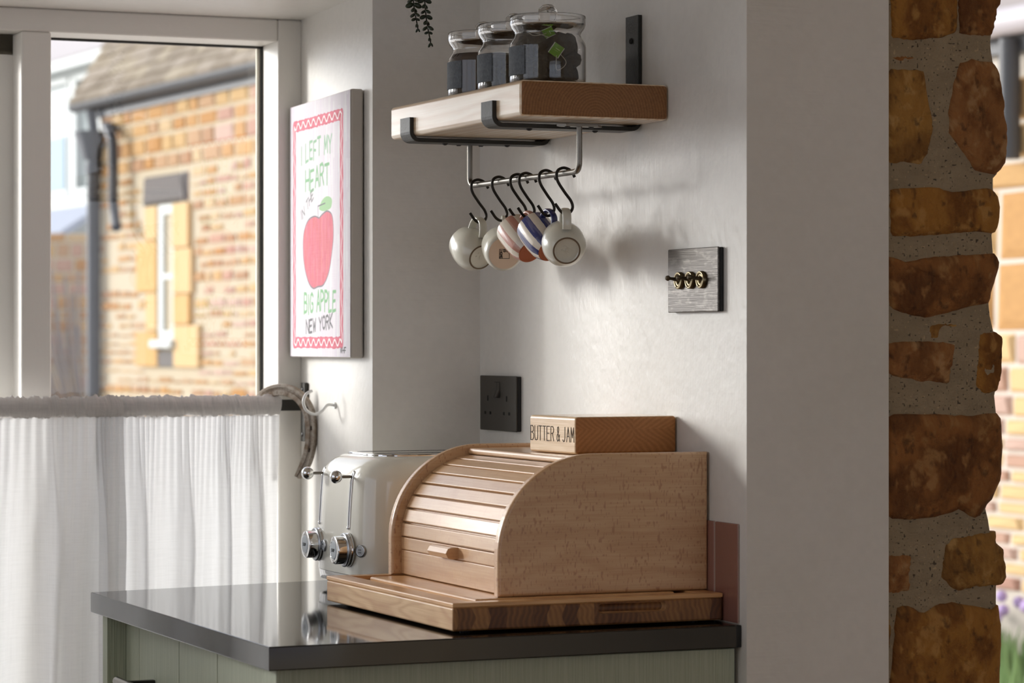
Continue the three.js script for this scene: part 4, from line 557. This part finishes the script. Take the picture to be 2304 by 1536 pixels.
// ---------------------------------------------------------------- curtain rail, curtains, horseshoe, hook
const RODZ = -1.3165, RODY = 1.181;
{
  const r = thing('curtain_rod', 'flat black iron rod with wall plate holding the cafe curtain', 'curtain rod', [-0.1545, RODY, RODZ]);
  mesh('rod', rext(-1.96, -0.002, -0.0095, 0.0095, -0.0045, 0.0045, 0.001), M.iron, r);
  const pl = mesh('wall_plate', rext(-0.007, -0.001, -0.062, 0.038, -0.0125, 0.0125, 0.001, 'y'), M.iron, r); pl.rotation.y = -4 * Math.PI / 180;
  for (const y of [0.026, -0.05]) mesh('screw', new THREE.SphereGeometry(0.004, 14, 8).scale(0.5, 1, 1).translate(-0.0072, y, 0), M.black, pl);
}
function curtain(label, x0, x1, yb, seedv, dz, folds) {
  const c = thing('cafe_curtain', label, 'curtain', [(x0 + x1) / 2, RODY, RODZ], 'white linen cafe curtains'), cx = (x0 + x1) / 2, nx = Math.round((x1 - x0) * 520), ny = 44, pos = [], uv = [], idx = [];
  const yt = RODY - 0.0165;
  // folds of uneven width: soft wide waves, a few deep pleats, small gathers only under the rod
  const warp = (s) => s * folds + 1.3 * (fbm(s * folds * 0.5 + seedv, 3.3, 256, 256, 2) - 0.5), pleat = (q) => { const t = Math.sin(q * 2 * Math.PI); return Math.sign(t) * Math.pow(Math.abs(t), 0.7); };
  for (let j = 0; j <= ny; j++) for (let i = 0; i <= nx; i++) {
    const s = i / nx, v = j / ny, y = mix(yt, yb, v), k = sstep(0, 0.3, v), q = warp(s) + 0.06 * Math.sin(v * 2.1 + s * 7 + seedv), deep = 0.35 + 1.3 * vn(s * folds * 0.8 + 17, seedv * 3), amp = 0.003 + 0.014 * k * deep;
    const z = amp * (pleat(q) + 0.3 * Math.sin(q * 12.1 + 1.1 + v)) + 0.003 * (1 - k) * Math.sin(q * 46) + 0.0022 * (fbm(s * folds * 4, v * 5, 256, 256, 2) - 0.5), x = mix(x0, x1, s) + 0.5 * amp * Math.cos(q * 2 * Math.PI + 0.5) + 0.01 * k * (fbm(s * 4 + seedv, v * 2, 256, 256, 2) - 0.5);
    pos.push(x - cx, y - RODY, z + dz + 0.004); uv.push(s * (x1 - x0) * 1.8, y);
  }
  for (let j = 0; j < ny; j++) for (let i = 0; i < nx; i++) { const a = j * (nx + 1) + i; idx.push(a, a + nx + 1, a + 1, a + 1, a + nx + 1, a + nx + 2); }
  const g = new THREE.BufferGeometry(); g.setAttribute('position', new THREE.Float32BufferAttribute(pos, 3)); g.setAttribute('uv', new THREE.Float32BufferAttribute(uv, 2)); g.setIndex(idx); g.computeVertexNormals(); mesh('cloth', g, M.curtain, c);
  // gathered rod pocket with a frill
  const K = 16, nn = Math.round((x1 - x0) * 900), pp = [], pu = [], pi = [];
  for (let i = 0; i <= nn; i++) { const s = i / nn, x = mix(x0, x1, s); for (let k = 0; k < K; k++) { const a = k / K * 2 * Math.PI, gath = 0.0036 * (fbm(x * 170 + 0.8 * Math.sin(a), k * 0.25 + seedv, 4096, 4096, 3) - 0.3), end = Math.min(1, Math.min(i, nn - i) / 6), rA = 0.0085 + gath * end + (Math.abs(a - Math.PI / 2) < 0.3 ? 0.0028 * vn(x * 260, seedv) * end : 0); pp.push(x - cx + 0.002 * Math.sin(a + x * 60), Math.sin(a) * rA * 1.75 - 0.001, Math.cos(a) * rA + dz + 0.001); pu.push(x * 2.4, a * 0.01); } }
  for (let i = 0; i < nn; i++) for (let k = 0; k < K; k++) { const a = i * K + k, b = i * K + (k + 1) % K; pi.push(a, b, a + K, b, b + K, a + K); }
  const q = new THREE.BufferGeometry(); q.setAttribute('position', new THREE.Float32BufferAttribute(pp, 3)); q.setAttribute('uv', new THREE.Float32BufferAttribute(pu, 2)); q.setIndex(pi); q.computeVertexNormals(); mesh('rod_pocket', q, M.pocket, c);
}
curtain('narrow white linen cafe curtain hanging behind the worktop', -0.525, -0.203, 0.4, 1.7, 0, 4.3);
curtain('wide white linen cafe curtain drawn across the left casements', -2.07, -0.478, 0.4, 5.1, 0.0015, 14);
{
  const h = thing('horseshoe', 'worn iron horseshoe hooked over the end of the curtain rod', 'horseshoe', [-0.2035, 1.146, RODZ + 0.012]); h.rotation.y = -0.95; h.scale.set(1, 0.93, 1);
  const rust = std({ roughness: 0.75, metalness: 0.35, map: tex(256, 256, 0.08, 0.08, (u, v) => { const t = fbm(u * 4, v * 4, 4, 4, 3), s = fbm(u * 30, v * 30, 30, 30, 2); return mix3(mix3(hex(0x8d7c6b), hex(0xb9b0a5), sstep(0.3, 0.7, t)), hex(0x66513f), 0.3 * sstep(0.5, 0.8, s)); }), bumpMap: tex(256, 256, 0.08, 0.08, (u, v) => fbm(u * 20, v * 20, 20, 20, 4), false), bumpScale: 0.0006 });
  const cp = [[-0.034, -0.092], [-0.053, -0.06], [-0.062, -0.015], [-0.056, 0.028], [-0.034, 0.056], [0, 0.066], [0.034, 0.056], [0.056, 0.028], [0.062, -0.015], [0.053, -0.06], [0.034, -0.092]], cur = new THREE.CatmullRomCurve3(cp.map(([a, b]) => V3(a, b, 0))), N = 90;
  const prof = [[-0.0105, -0.0045], [0.0105, -0.0045], [0.0108, 0.003], [0.0095, 0.0045], [0.0048, 0.0045], [0.0036, 0.0018], [-0.0002, 0.0018], [-0.0014, 0.0045], [-0.0092, 0.0045], [-0.0108, 0.003]], pos = [], uv = [], idx = [], K = prof.length;
  for (let i = 0; i <= N; i++) { const s = i / N, p = cur.getPointAt(s), d = cur.getTangentAt(s), nx = -d.y, ny = d.x, e = Math.min(1, 0.55 + 6 * Math.min(s, 1 - s)), sc = (0.86 + 0.14 * Math.sin(Math.PI * s)) * e; prof.forEach(([w, b], k) => { pos.push(p.x + nx * w * sc, p.y + ny * w * sc, b); uv.push(s * 0.4, k * 0.004); }); }
  for (let i = 0; i < N; i++) for (let k = 0; k < K; k++) { const a = i * K + k, b = i * K + (k + 1) % K; idx.push(a, b, a + K, b, b + K, a + K); }
  for (let k = 1; k < K - 1; k++) { idx.push(0, k + 1, k, N * K, N * K + k, N * K + k + 1); }
  const g0 = new THREE.BufferGeometry(); g0.setAttribute('position', new THREE.Float32BufferAttribute(pos, 3)); g0.setAttribute('uv', new THREE.Float32BufferAttribute(uv, 2)); g0.setIndex(idx); const g = g0.toNonIndexed(); g.computeVertexNormals(); mesh('shoe', g, rust, h);
  for (const s of [0.14, 0.24, 0.33, 0.67, 0.76, 0.86]) { const p = cur.getPointAt(s), d = cur.getTangentAt(s); const m = mesh('nail_hole', new THREE.BoxGeometry(0.0075, 0.0036, 0.0006), M.ink, h); m.position.set(p.x - d.y * 0.0016, p.y + d.x * 0.0016, 0.002); m.rotation.z = Math.atan2(d.y, d.x); }
}
{
  const h = thing('curtain_hook', 'small white enamelled swan hook on the window reveal', 'hook', [-0.1668, 1.184, -1.132]), wm = std({ color: 0xe4e4e1, roughness: 0.35 });
  mesh('hook_wire', tube([[0.0, 0, 0], [-0.014, 0.001, 0], [-0.024, -0.009, 0], [-0.036, -0.014, 0], [-0.05, -0.008, 0], [-0.056, 0.006, 0], [-0.051, 0.019, 0], [-0.041, 0.0245, 0]], 0.0024, 60, 10), wm, h);
  mesh('rose', cyl(0.0055, 0.0055, 0.004, 20).rotateZ(Math.PI / 2).translate(-0.0015, 0, 0), wm, h);
}
// ---------------------------------------------------------------- switch and socket plates
{
  const s = thing('light_switch', 'brushed steel plate with three brass toggle switches', 'switch', [-0.0005, 1.3713, -0.139]);
  const br = std({ roughness: 0.3, metalness: 1, map: tex(512, 256, 0.15, 0.09, (u, v) => { const a = fbm(u * 3, v * 150, 3, 150, 2), b = fbm(u * 12, v * 18, 12, 18, 4); return mix3(hex(0x4e4a47), hex(0x75716c), 0.6 * a + 0.5 * sstep(0.5, 0.75, b)); }), bumpMap: tex(512, 256, 0.15, 0.09, (u, v) => fbm(u * 6, v * 200, 6, 200, 2), false), bumpScale: 0.00012 });
  mesh('gasket', rbox(0.006, 0.085, 0.149, 0.0015, -0.0025, 0, 0), M.black, s); mesh('plate', rbox(0.0032, 0.086, 0.15, 0.0014, -0.0072, 0, 0, 'z'), br, s);
  const brass = std({ color: 0x9c8f72, roughness: 0.3, metalness: 1 }), bd = std({ color: 0x5d5344, roughness: 0.4, metalness: 1 });
  [-0.036, -0.003, 0.030].forEach((z) => {
    const tgl = mesh('toggle_collar', lathe([[0.0035, 0.0006], [0.0042, 0.0036], [0.0066, 0.0042], [0.007, 0.0034], [0.0082, 0.0034], [0.0086, 0.005], [0.0108, 0.005], [0.0116, 0.0042], [0.0118, 0]], 40).rotateZ(Math.PI / 2).translate(-0.0088, 0, z), brass, s);
    const lv = lathe([[0.0022, 0], [0.003, 0.003], [0.0021, 0.014], [0.0023, 0.0155], [0.0036, 0.017], [0.0038, 0.0185], [0.0028, 0.021], [0, 0.0216]], 20).rotateZ(Math.PI / 2 - 0.12).translate(-0.0096, 0.001, z); mesh('lever', lv, bd, tgl);
    for (const a of [1.2, 4.34]) mesh('rivet', new THREE.SphereGeometry(0.0007, 8, 6).translate(-0.0139, Math.sin(a) * 0.0097, z + Math.cos(a) * 0.0097), M.black, tgl);
  });
}
{
  const s = thing('power_socket', 'dark grey double power socket above the bread bin', 'socket', [-0.0005, 1.1925, -0.818]), dk = std({ color: 0x45423d, roughness: 0.45, metalness: 0.4 }), ins = std({ color: 0x050505, roughness: 0.9 });
  mesh('back_box', rbox(0.006, 0.085, 0.145, 0.0015, -0.0025, 0, 0), M.black, s); mesh('plate', rbox(0.0035, 0.086, 0.146, 0.0015, -0.0074, 0, 0), dk, s);
  const hole = (z, y, w, h) => mesh('pin_slot', new THREE.BoxGeometry(0.0004, h, w).translate(-0.0092, y, z), ins, s);
  for (const z of [-0.040, 0.036]) { hole(z, 0.0075, 0.0042, 0.0085); hole(z - 0.0105, -0.0155, 0.0066, 0.0046); hole(z + 0.0105, -0.0155, 0.0066, 0.0046); }
  [-0.0075, 0.0035].forEach((z, k) => { // rocker paddles, thicker at the pressed end
    const g = new THREE.ExtrudeGeometry(shapeOf([[0, 0.0325], [-0.0012, 0.0325], [-0.0016, 0.021], [-0.006, 0.0095], [0, 0.0095]]), { depth: 0.0088, bevelEnabled: true, bevelSize: 0.0004, bevelThickness: 0.0004, bevelOffset: -0.0004, bevelSegments: 1 }).translate(-0.0089, 0, z - 0.0044); mesh('rocker', uvm(g), dk, s);
    mesh('rocker_gap', new THREE.BoxGeometry(0.0004, 0.0245, 0.0104).translate(-0.0091, 0.021, z), ins, s);
  });
}
// ---------------------------------------------------------------- hanging plant
{
  const p = thing('hanging_plant', 'dark trailing succulent strands hanging from a pot above', 'plant', [-0.237, 1.916, -0.66]), lm = std({ color: 0x25301c, roughness: 0.35 }), sm = std({ color: 0x2a2417, roughness: 0.7 });
  mesh('pot', lathe([[0, 0], [0.05, 0], [0.062, 0.09], [0.066, 0.095], [0.06, 0.095], [0.055, 0.085], [0, 0.085]], 32), std({ color: 0x4a443c, roughness: 0.8 }), p);
  mesh('cord', merge([tube([[0.062, 0.09, 0], [0.03, 0.28, 0], [0, 0.484, 0]], 0.0015, 10, 6), tube([[-0.031, 0.09, 0.054], [-0.015, 0.28, 0.027], [0, 0.47, 0]], 0.0015, 10, 6), tube([[-0.031, 0.09, -0.054], [-0.015, 0.28, -0.027], [0, 0.47, 0]], 0.0015, 10, 6)]), sm, p);
  const lg = new THREE.SphereGeometry(1, 10, 8); lg.scale(0.0036, 0.006, 0.0026).translate(0, 0.0062, 0);
  const strands = [[[0.03, 0.09, 0.05], [0.02, 0.05, 0.075], [0.003, -0.07, 0.07], [-0.0005, -0.13, 0.07], [0.0065, -0.171, 0.07]], [[0.05, 0.09, 0.04], [0.04, 0.03, 0.075], [0.017, -0.07, 0.07], [0.019, -0.15, 0.07], [0.0265, -0.191, 0.07]]];
  strands.forEach((st) => {
    const c = new THREE.CatmullRomCurve3(st.map((q) => V3(...q))), s = mesh('stem', tube(st, 0.001, 60, 6), sm, p), n = 26;
    for (let k = 4; k <= n; k++) { const t = 0.3 + 0.7 * k / n, q = c.getPointAt(Math.min(1, t)); for (let m = 0; m < 2; m++) { const a = k * 2.1 + m * Math.PI, f = k > n - 3 ? 0.62 : 1; const l = mesh('leaf', lg, lm, s); l.position.copy(q); l.scale.setScalar(f * rr(0.85, 1.1)); l.quaternion.setFromUnitVectors(V3(0, 1, 0), V3(Math.cos(a), -0.45 - (k > n - 2 ? 0.9 : 0), Math.sin(a)).normalize()); } }
  });
}

// ---------------------------------------------------------------- outside
struct('ground', ext(-40, 40, -0.3, -0.16, -60, -1.56), std({ map: tex(256, 256, 3, 3, (u, v) => mix3(hex(0xd8d2c8), hex(0xe8e3da), fbm(u * 12, v * 12, 12, 12, 4))), roughness: 0.95 }));
struct('garden_paving', ext(1.9, 40, -0.3, -0.16, -1.56, 20), std({ map: tex(256, 256, 1, 1, (u, v) => mix3(hex(0xb3a9ad), hex(0xcac1c4), fbm(u * 8, v * 8, 8, 8, 3))), roughness: 0.95 }));
const stoneTones = [0xc0925a, 0xb8864c, 0xc8a672, 0xb2885a, 0xc49c66, 0xba9672, 0xac8462, 0xccb28a];
const stoneMats = stoneTones.map((c, k) => std({ map: tex(64, 64, 0.4, 0.4, (u, v) => mix3(hex(c), mix3(hex(c), [0.5, 0.36, 0.22], 0.3), fbm(u * 5 + k, v * 5, 5, 5, 4))), roughness: 0.95 }));
const pinkMats = [0xb48f7a, 0xbb9c8c, 0xae8573].map((c) => std({ color: c, roughness: 0.95 }));
const mortarOut = std({ color: 0xbcae94, roughness: 0.98 }), ashlar = [0xcaa46a, 0xd0b07e, 0xc49c60].map((c) => std({ color: c, roughness: 0.95 })), greyStone = std({ color: 0x6b6663, roughness: 0.95 });
const leadM = std({ color: 0x3a3c40, roughness: 0.55 }), whitePaint = std({ color: 0xbfc3c0, roughness: 0.6 }), darkGlass = phy({ color: 0x5d5a52, roughness: 0.08, metalness: 0.0, clearcoat: 1 });
// a rough-cut block, unit size, front towards +z, four cuts
const blocks = [0, 1, 2, 3].map((k) => {
  const j = () => rr(-0.06, 0.06), f = [[-0.4, -0.36], [0.4, -0.36], [0.4, 0.36], [-0.4, 0.36]].map(([x, y]) => [x + j(), y + j(), 0.5 + j() * 2]), e = [[-0.5, -0.5], [0.5, -0.5], [0.5, 0.5], [-0.5, 0.5]].map(([x, y]) => [x + j() * 0.5, y + j() * 0.5, 0.0]), b = e.map(([x, y]) => [x, y, -0.5]);
  const pos = [], q = (a, c, d, g) => pos.push(...a, ...c, ...d, ...a, ...d, ...g); q(f[0], f[1], f[2], f[3]); for (let i = 0; i < 4; i++) { const n = (i + 1) % 4; q(e[i], e[n], f[n], f[i]); q(b[i], b[n], e[n], e[i]); }
  const g = new THREE.BufferGeometry(); g.setAttribute('position', new THREE.Float32BufferAttribute(pos, 3)); g.computeVertexNormals(); return uvm(g);
});
function block(parent, u, y, w, h, mat, proud = 0.013, name = 'stone') { const o = mesh(name, blocks[Math.floor(rnd() * 4)], mat, parent); o.position.set(u + w / 2, y + h / 2, 0); o.scale.set(w, h, proud * 2); return o; }
// cottage across the lane: local x runs along the front wall towards us, +z out of the wall
{
  const c = thing('stone_cottage', 'golden ironstone cottage with stone slate roof seen through the window', 'cottage', [3.3963, 0, -16.2677]);
  c.rotation.y = -Math.PI / 2 + 4 * Math.PI / 180; // x: (0.07, 0, 1) towards us, z: out to the lane
  const U1 = 3.35;
  mesh('wall_core', ext(0, U1, -0.16, 2.9, -0.5, 0.001), mortarOut, c);
  const holes = [[0.98, 1.84, 1.12, 2.42]]; let count = 0;
  const taken = (u, w, y, h) => holes.some(([a, b, p, q]) => u < b && u + w > a && y < q && y + h > p);
  // courses of rubble: big blocks under the eaves, small and irregular below; some courses partly pale pink
  const rest = [];
  for (let y = 0.62; y < 2.86;) {
    const big = y > 2.4, h = big ? rr(0.1, 0.15) : rr(0.055, 0.1), hh = Math.min(h, 2.89 - y); let u = rr(0.0, 0.04);
    while (u < U1 - 0.05) { let w = big ? rr(0.16, 0.34) : rr(0.09, 0.3); w = Math.min(w, U1 - u); const gap = big ? 0.022 : rr(0.018, 0.035); if (w > 0.06 && !taken(u, w, y, hh) && (big || rnd() > 0.1)) { const pk = u > 1.95 && rnd() < 0.42, m = pk ? pinkMats[Math.floor(rnd() * 3)] : stoneMats[Math.floor(rnd() * 8)]; if (y > 0.86 && u < 3.05 && count < 296) { block(c, u, y, w - gap, hh - gap * 0.9 - (big ? 0 : rr(0, 0.02)), m); count++; } else rest.push([u, y, w - gap, hh - gap]); } u += w; }
    y += hh;
  }
  const sg = rest.map(([u, y, w, h]) => blocks[0].clone().scale(w, h, 0.06).translate(u + w / 2, y + h / 2, 0)); for (let k = 0; k < 10; k++) for (let q = 0; q < 12; q++) sg.push(blocks[(k + q) % 4].clone().scale(0.25, 0.07, 0.06).translate(0.14 + q * 0.28, -0.1 + k * 0.075, 0));
  const st = mesh('rubble', merge(sg), stoneMats[2], c); st.userData.kind = 'stuff';
  // window dressings
  block(c, 0.92, 2.195, 0.86, 0.2, greyStone, 0.035, 'lintel').scale.y = 0.2;
  [[1.005, 1.965, 0.24, 0.225, 1], [0.83, 1.62, 0.41, 0.34, 0], [1.02, 1.36, 0.22, 0.255, 1], [0.82, 1.12, 0.43, 0.235, 2], [1.535, 1.9, 0.3, 0.29, 1], [1.55, 1.6, 0.34, 0.295, 1], [1.55, 1.4, 0.3, 0.195, 0], [1.56, 1.12, 0.46, 0.275, 1]].forEach(([u, y, w, h, k]) => { const o = mesh('quoin_stone', rbox(w, h, 0.05, 0.012), ashlar[k], c); o.position.set(u + w / 2, y + h / 2, 0.008); });
  const wn = mesh('window_frame', merge([ext(1.245, 1.335, 1.3, 2.19, -0.03, 0.02), ext(1.5, 1.54, 1.3, 2.19, -0.03, 0.02), ext(1.335, 1.5, 2.13, 2.19, -0.03, 0.02), ext(1.335, 1.5, 1.3, 1.36, -0.03, 0.02), ext(1.335, 1.5, 1.7, 1.735, -0.03, 0.02)]), whitePaint, c);
  for (const [a, b] of [[1.36, 1.7], [1.735, 2.13]]) mesh('pane', ext(1.335, 1.5, a, b, -0.03, -0.012), darkGlass, wn);
  mesh('window_sill', rext(1.19, 1.6, 1.245, 1.3, -0.03, 0.07, 0.01), whitePaint, c);
  mesh('vent_stone', rext(1.25, 1.57, 1.12, 1.225, -0.02, 0.025, 0.008), greyStone, c);
  // gutter, downpipe, vent pipe
  const half = []; for (let k = 0; k <= 10; k++) { const a = Math.PI + k / 10 * Math.PI; half.push([Math.cos(a) * 0.055, Math.sin(a) * 0.055]); } const gsh = shapeOf([...half, ...half.map(([x, y]) => [x * 0.88, y * 0.88]).reverse()]);
  mesh('fascia', ext(-0.2, U1, 2.86, 2.96, 0.0, 0.03), leadM, c);
  mesh('gutter', new THREE.ExtrudeGeometry(gsh, { depth: U1 + 0.3, bevelEnabled: false }).rotateY(Math.PI / 2).translate(-0.3, 2.965, 0.09), leadM, c);
  const dp = mesh('downpipe', cyl(0.049, 0.049, 2.75, 18).translate(0.03, 1.2, 0.06), leadM, c);
  mesh('hopper', new THREE.CylinderGeometry(0.15, 0.07, 0.2, 4).rotateY(Math.PI / 4).translate(0.03, 2.66, 0.07), leadM, dp); mesh('pipe_collar', cyl(0.06, 0.06, 0.07, 18).translate(0.03, 2.5, 0.06), leadM, dp); mesh('pipe_offset', tube([[0.03, 2.76, 0.06], [0.03, 2.84, 0.07], [0.04, 2.93, 0.09]], 0.036, 16, 12), leadM, dp);
  mesh('vent_pipe', tube([[0.34, 2.76, 0.0], [0.36, 2.77, 0.08], [0.47, 2.74, 0.1], [0.55, 2.66, 0.1], [0.57, 2.5, 0.1], [0.57, 2.25, 0.1], [0.6, 2.15, 0.1], [0.69, 2.06, 0.12]], 0.036, 60, 12), leadM, c);
  // stone slates, course by course up the steep pitch
  const pitch = 58 * Math.PI / 180, sl = [0x9a8c7a, 0x8d8072, 0xa99c89, 0x837668, 0x9f9286].map((q, k) => std({ map: tex(64, 64, 0.3, 0.3, (u, v) => mix3(hex(q), mix3(hex(q), [0.5, 0.46, 0.36], 0.5), fbm(u * 6 + k, v * 6, 6, 6, 4))), roughness: 0.95 })), rf = mesh('roof', new THREE.BoxGeometry(U1 + 0.3, 1.6, 0.05).translate(0, 0.8, 0).rotateX(-(Math.PI / 2 - pitch)).translate(U1 / 2, 2.96, 0.05), sl[3], c);
  const sgm = rbox(1, 1, 1, 0.06);
  for (let r = 0; r < 9; r++) { const d = r * 0.095, yy = 2.97 + d * Math.sin(pitch), zz = 0.12 - d * Math.cos(pitch); let u = -0.24 + (r % 2) * -0.06; while (u < U1) { const w = rr(0.16, 0.32); const o = mesh('slate', sgm, sl[Math.floor(rnd() * 5)], rf); o.position.set(u + w / 2, yy + 0.055, zz - 0.02); o.rotation.x = -(Math.PI / 2 - pitch) - 0.16; o.scale.set(w - 0.008, 0.15, rr(0.03, 0.045)); u += w; } }
}
// white house farther back
{
  const h = thing('white_house', 'pale painted house with tall windows behind the cottage', 'house', [5.1042, 0, -23.1449]); h.rotation.y = -Math.PI / 2 + 4 * Math.PI / 180;
  mesh('wall', merge([ext(-4, 1.2, -0.16, 2.69, -0.6, 0), ext(-4, 1.2, 3.86, 3.93, -0.6, 0), ext(0.09, 1.2, 2.69, 3.86, -0.6, 0), ext(-4, -1.75, 2.69, 3.86, -0.6, 0), ext(-0.66, -0.5, 2.69, 3.86, -0.6, 0)]), whitePaint, h);
  for (const [a, b] of [[-1.75, -0.66], [-0.5, 0.09]]) { const w = mesh('window_frame', merge([ext(a, a + 0.05, 2.69, 3.86, -0.1, 0.01), ext(b - 0.05, b, 2.69, 3.86, -0.1, 0.01), ext(a, b, 3.8, 3.86, -0.1, 0.01), ext(a, b, 2.69, 2.76, -0.1, 0.01)]), whitePaint, h); mesh('pane', ext(a + 0.05, b - 0.05, 2.76, 3.8, -0.08, -0.06), phy({ color: 0xb0b8b5, roughness: 0.15 }), w); }
  mesh('blind', ext(-1.6, -0.95, 2.78, 3.3, -0.055, -0.045), std({ color: 0x9fb3bd, roughness: 0.8 }), h);
  mesh('eaves_board', ext(-4, 1.3, 3.9, 3.99, 0, 0.16), whitePaint, h);
  mesh('roof', new THREE.BoxGeometry(5.6, 2.2, 0.08).translate(0, 1.1, 0).rotateX(-0.75).translate(-1.3, 3.98, 0.12), std({ color: 0xb4aeae, roughness: 0.9 }), h);
  mesh('lean_to_roof', new THREE.BoxGeometry(4.5, 0.5, 0.06).rotateX(-1.0).translate(-1.7, 2.42, 0.25), std({ color: 0xa0a6b4, roughness: 0.8 }), h);
}
// garden wall and bare shrub left of the cottage
{
  const w = thing('garden_wall', 'low golden stone garden wall left of the downpipe', 'garden wall', [2.6, 0, -18.6]); w.rotation.y = -0.3;
  mesh('wall_core', ext(0, 1.9, -0.16, 2.12, -0.3, 0.001), mortarOut, w);
  for (let y = 0.7; y < 2.1;) { const hh = Math.min(rr(0.07, 0.12), 2.14 - y); let u = 0.55; while (u < 1.85) { const ww = rr(0.1, 0.22); block(w, u, y, ww - 0.02, hh - 0.018, rnd() < 0.3 ? pinkMats[0] : stoneMats[Math.floor(rnd() * 8)]); u += ww; } y += hh; }
  const s = thing('bare_shrub', 'leafless grey shrub against the garden wall', 'shrub', [3.52, -0.16, -18.0]), br = []; for (let k = 0; k < 26; k++) { const a = rr(-0.25, 0.35), L = rr(1.4, 2.0), z = rr(-0.1, 0.15); br.push(tube([[rr(-0.05, 0.25), 0, z], [0.1 + a * 0.3, L * 0.4, z], [0.02 + a * 0.7 - 0.12, L * 0.75, z + 0.05], [a - 0.2, L, z]], rr(0.006, 0.014), 12, 5)); }
  mesh('branches', merge(br), std({ color: 0x8b8079, roughness: 0.95 }), s);
}
// garden front seen right of the quoin
{
  const g = thing('garden_house', 'golden stone house front with gutter beyond the right window', 'house', [4.88, 0, -9.5]); g.rotation.y = -Math.PI / 2;
  mesh('wall_core', ext(0, 5, -0.16, 2.62, -0.4, 0.001), std({ color: 0xc9bfb2, roughness: 0.95 }), g);
  let y = 0.24; for (const h of [0.07, 0.06, 0.065, 0.06, 0.07, 0.06, 0.075, 0.06, 0.07, 0.065, 0.08, 0.1, 0.12, 0.14, 0.3, 0.3, 0.12, 0.16, 0.2]) { let u = 1.4; const low = y < 1.3; while (u < 3.6) { const w = low ? rr(0.14, 0.3) : rr(0.3, 0.6); block(g, u, y, w - 0.025, h - 0.016, low ? (rnd() < 0.55 ? pinkMats[Math.floor(rnd() * 3)] : ashlar[1]) : stoneMats[[0, 2, 4, 7][Math.floor(rnd() * 4)]], 0.02); u += w; } y += h; }
  mesh('fascia', ext(0, 5, 2.5, 2.6, 0, 0.05), leadM, g); mesh('gutter', new THREE.CylinderGeometry(0.06, 0.06, 5, 12, 1, false).rotateZ(Math.PI / 2).translate(2.5, 2.62, 0.1), std({ color: 0xb9b2b4, roughness: 0.5 }), g); mesh('downpipe', cyl(0.045, 0.045, 0.5, 14).translate(2.66, 2.3, 0.07), leadM, g);
  mesh('roof', new THREE.BoxGeometry(5.2, 1.5, 0.06).translate(0, 0.75, 0).rotateX(-0.8).translate(2.5, 2.64, 0.1), std({ color: 0x9a918d, roughness: 0.9 }), g);
  const p = thing('flower_border', 'strip of green plants with lilac flowers along the garden house', 'plants', [4.6, -0.16, -7.5]), lv = [], fl = []; for (let k = 0; k < 420; k++) { const q = new THREE.ConeGeometry(0.02, rr(0.2, 0.38), 5).rotateZ(rr(-0.3, 0.3)).rotateX(rr(-0.3, 0.3)).translate(rr(-0.22, 0.22), 0.12, rr(-0.9, 1.4)); lv.push(q); if (k % 7 === 0) fl.push(new THREE.SphereGeometry(0.025, 8, 6).translate(rr(-0.2, 0.2), rr(0.28, 0.4), rr(-0.9, 1.4))); }
  const a = mesh('leaves', merge(lv), std({ color: 0x7f9d63, roughness: 0.9 }), p), b = mesh('flowers', merge(fl), std({ color: 0xb59cc8, roughness: 0.9 }), p); a.userData.kind = b.userData.kind = 'stuff';
}

scene.traverse((o) => { if (o.isMesh) { o.castShadow = true; o.receiveShadow = true; } });
renderer.render(scene, camera);
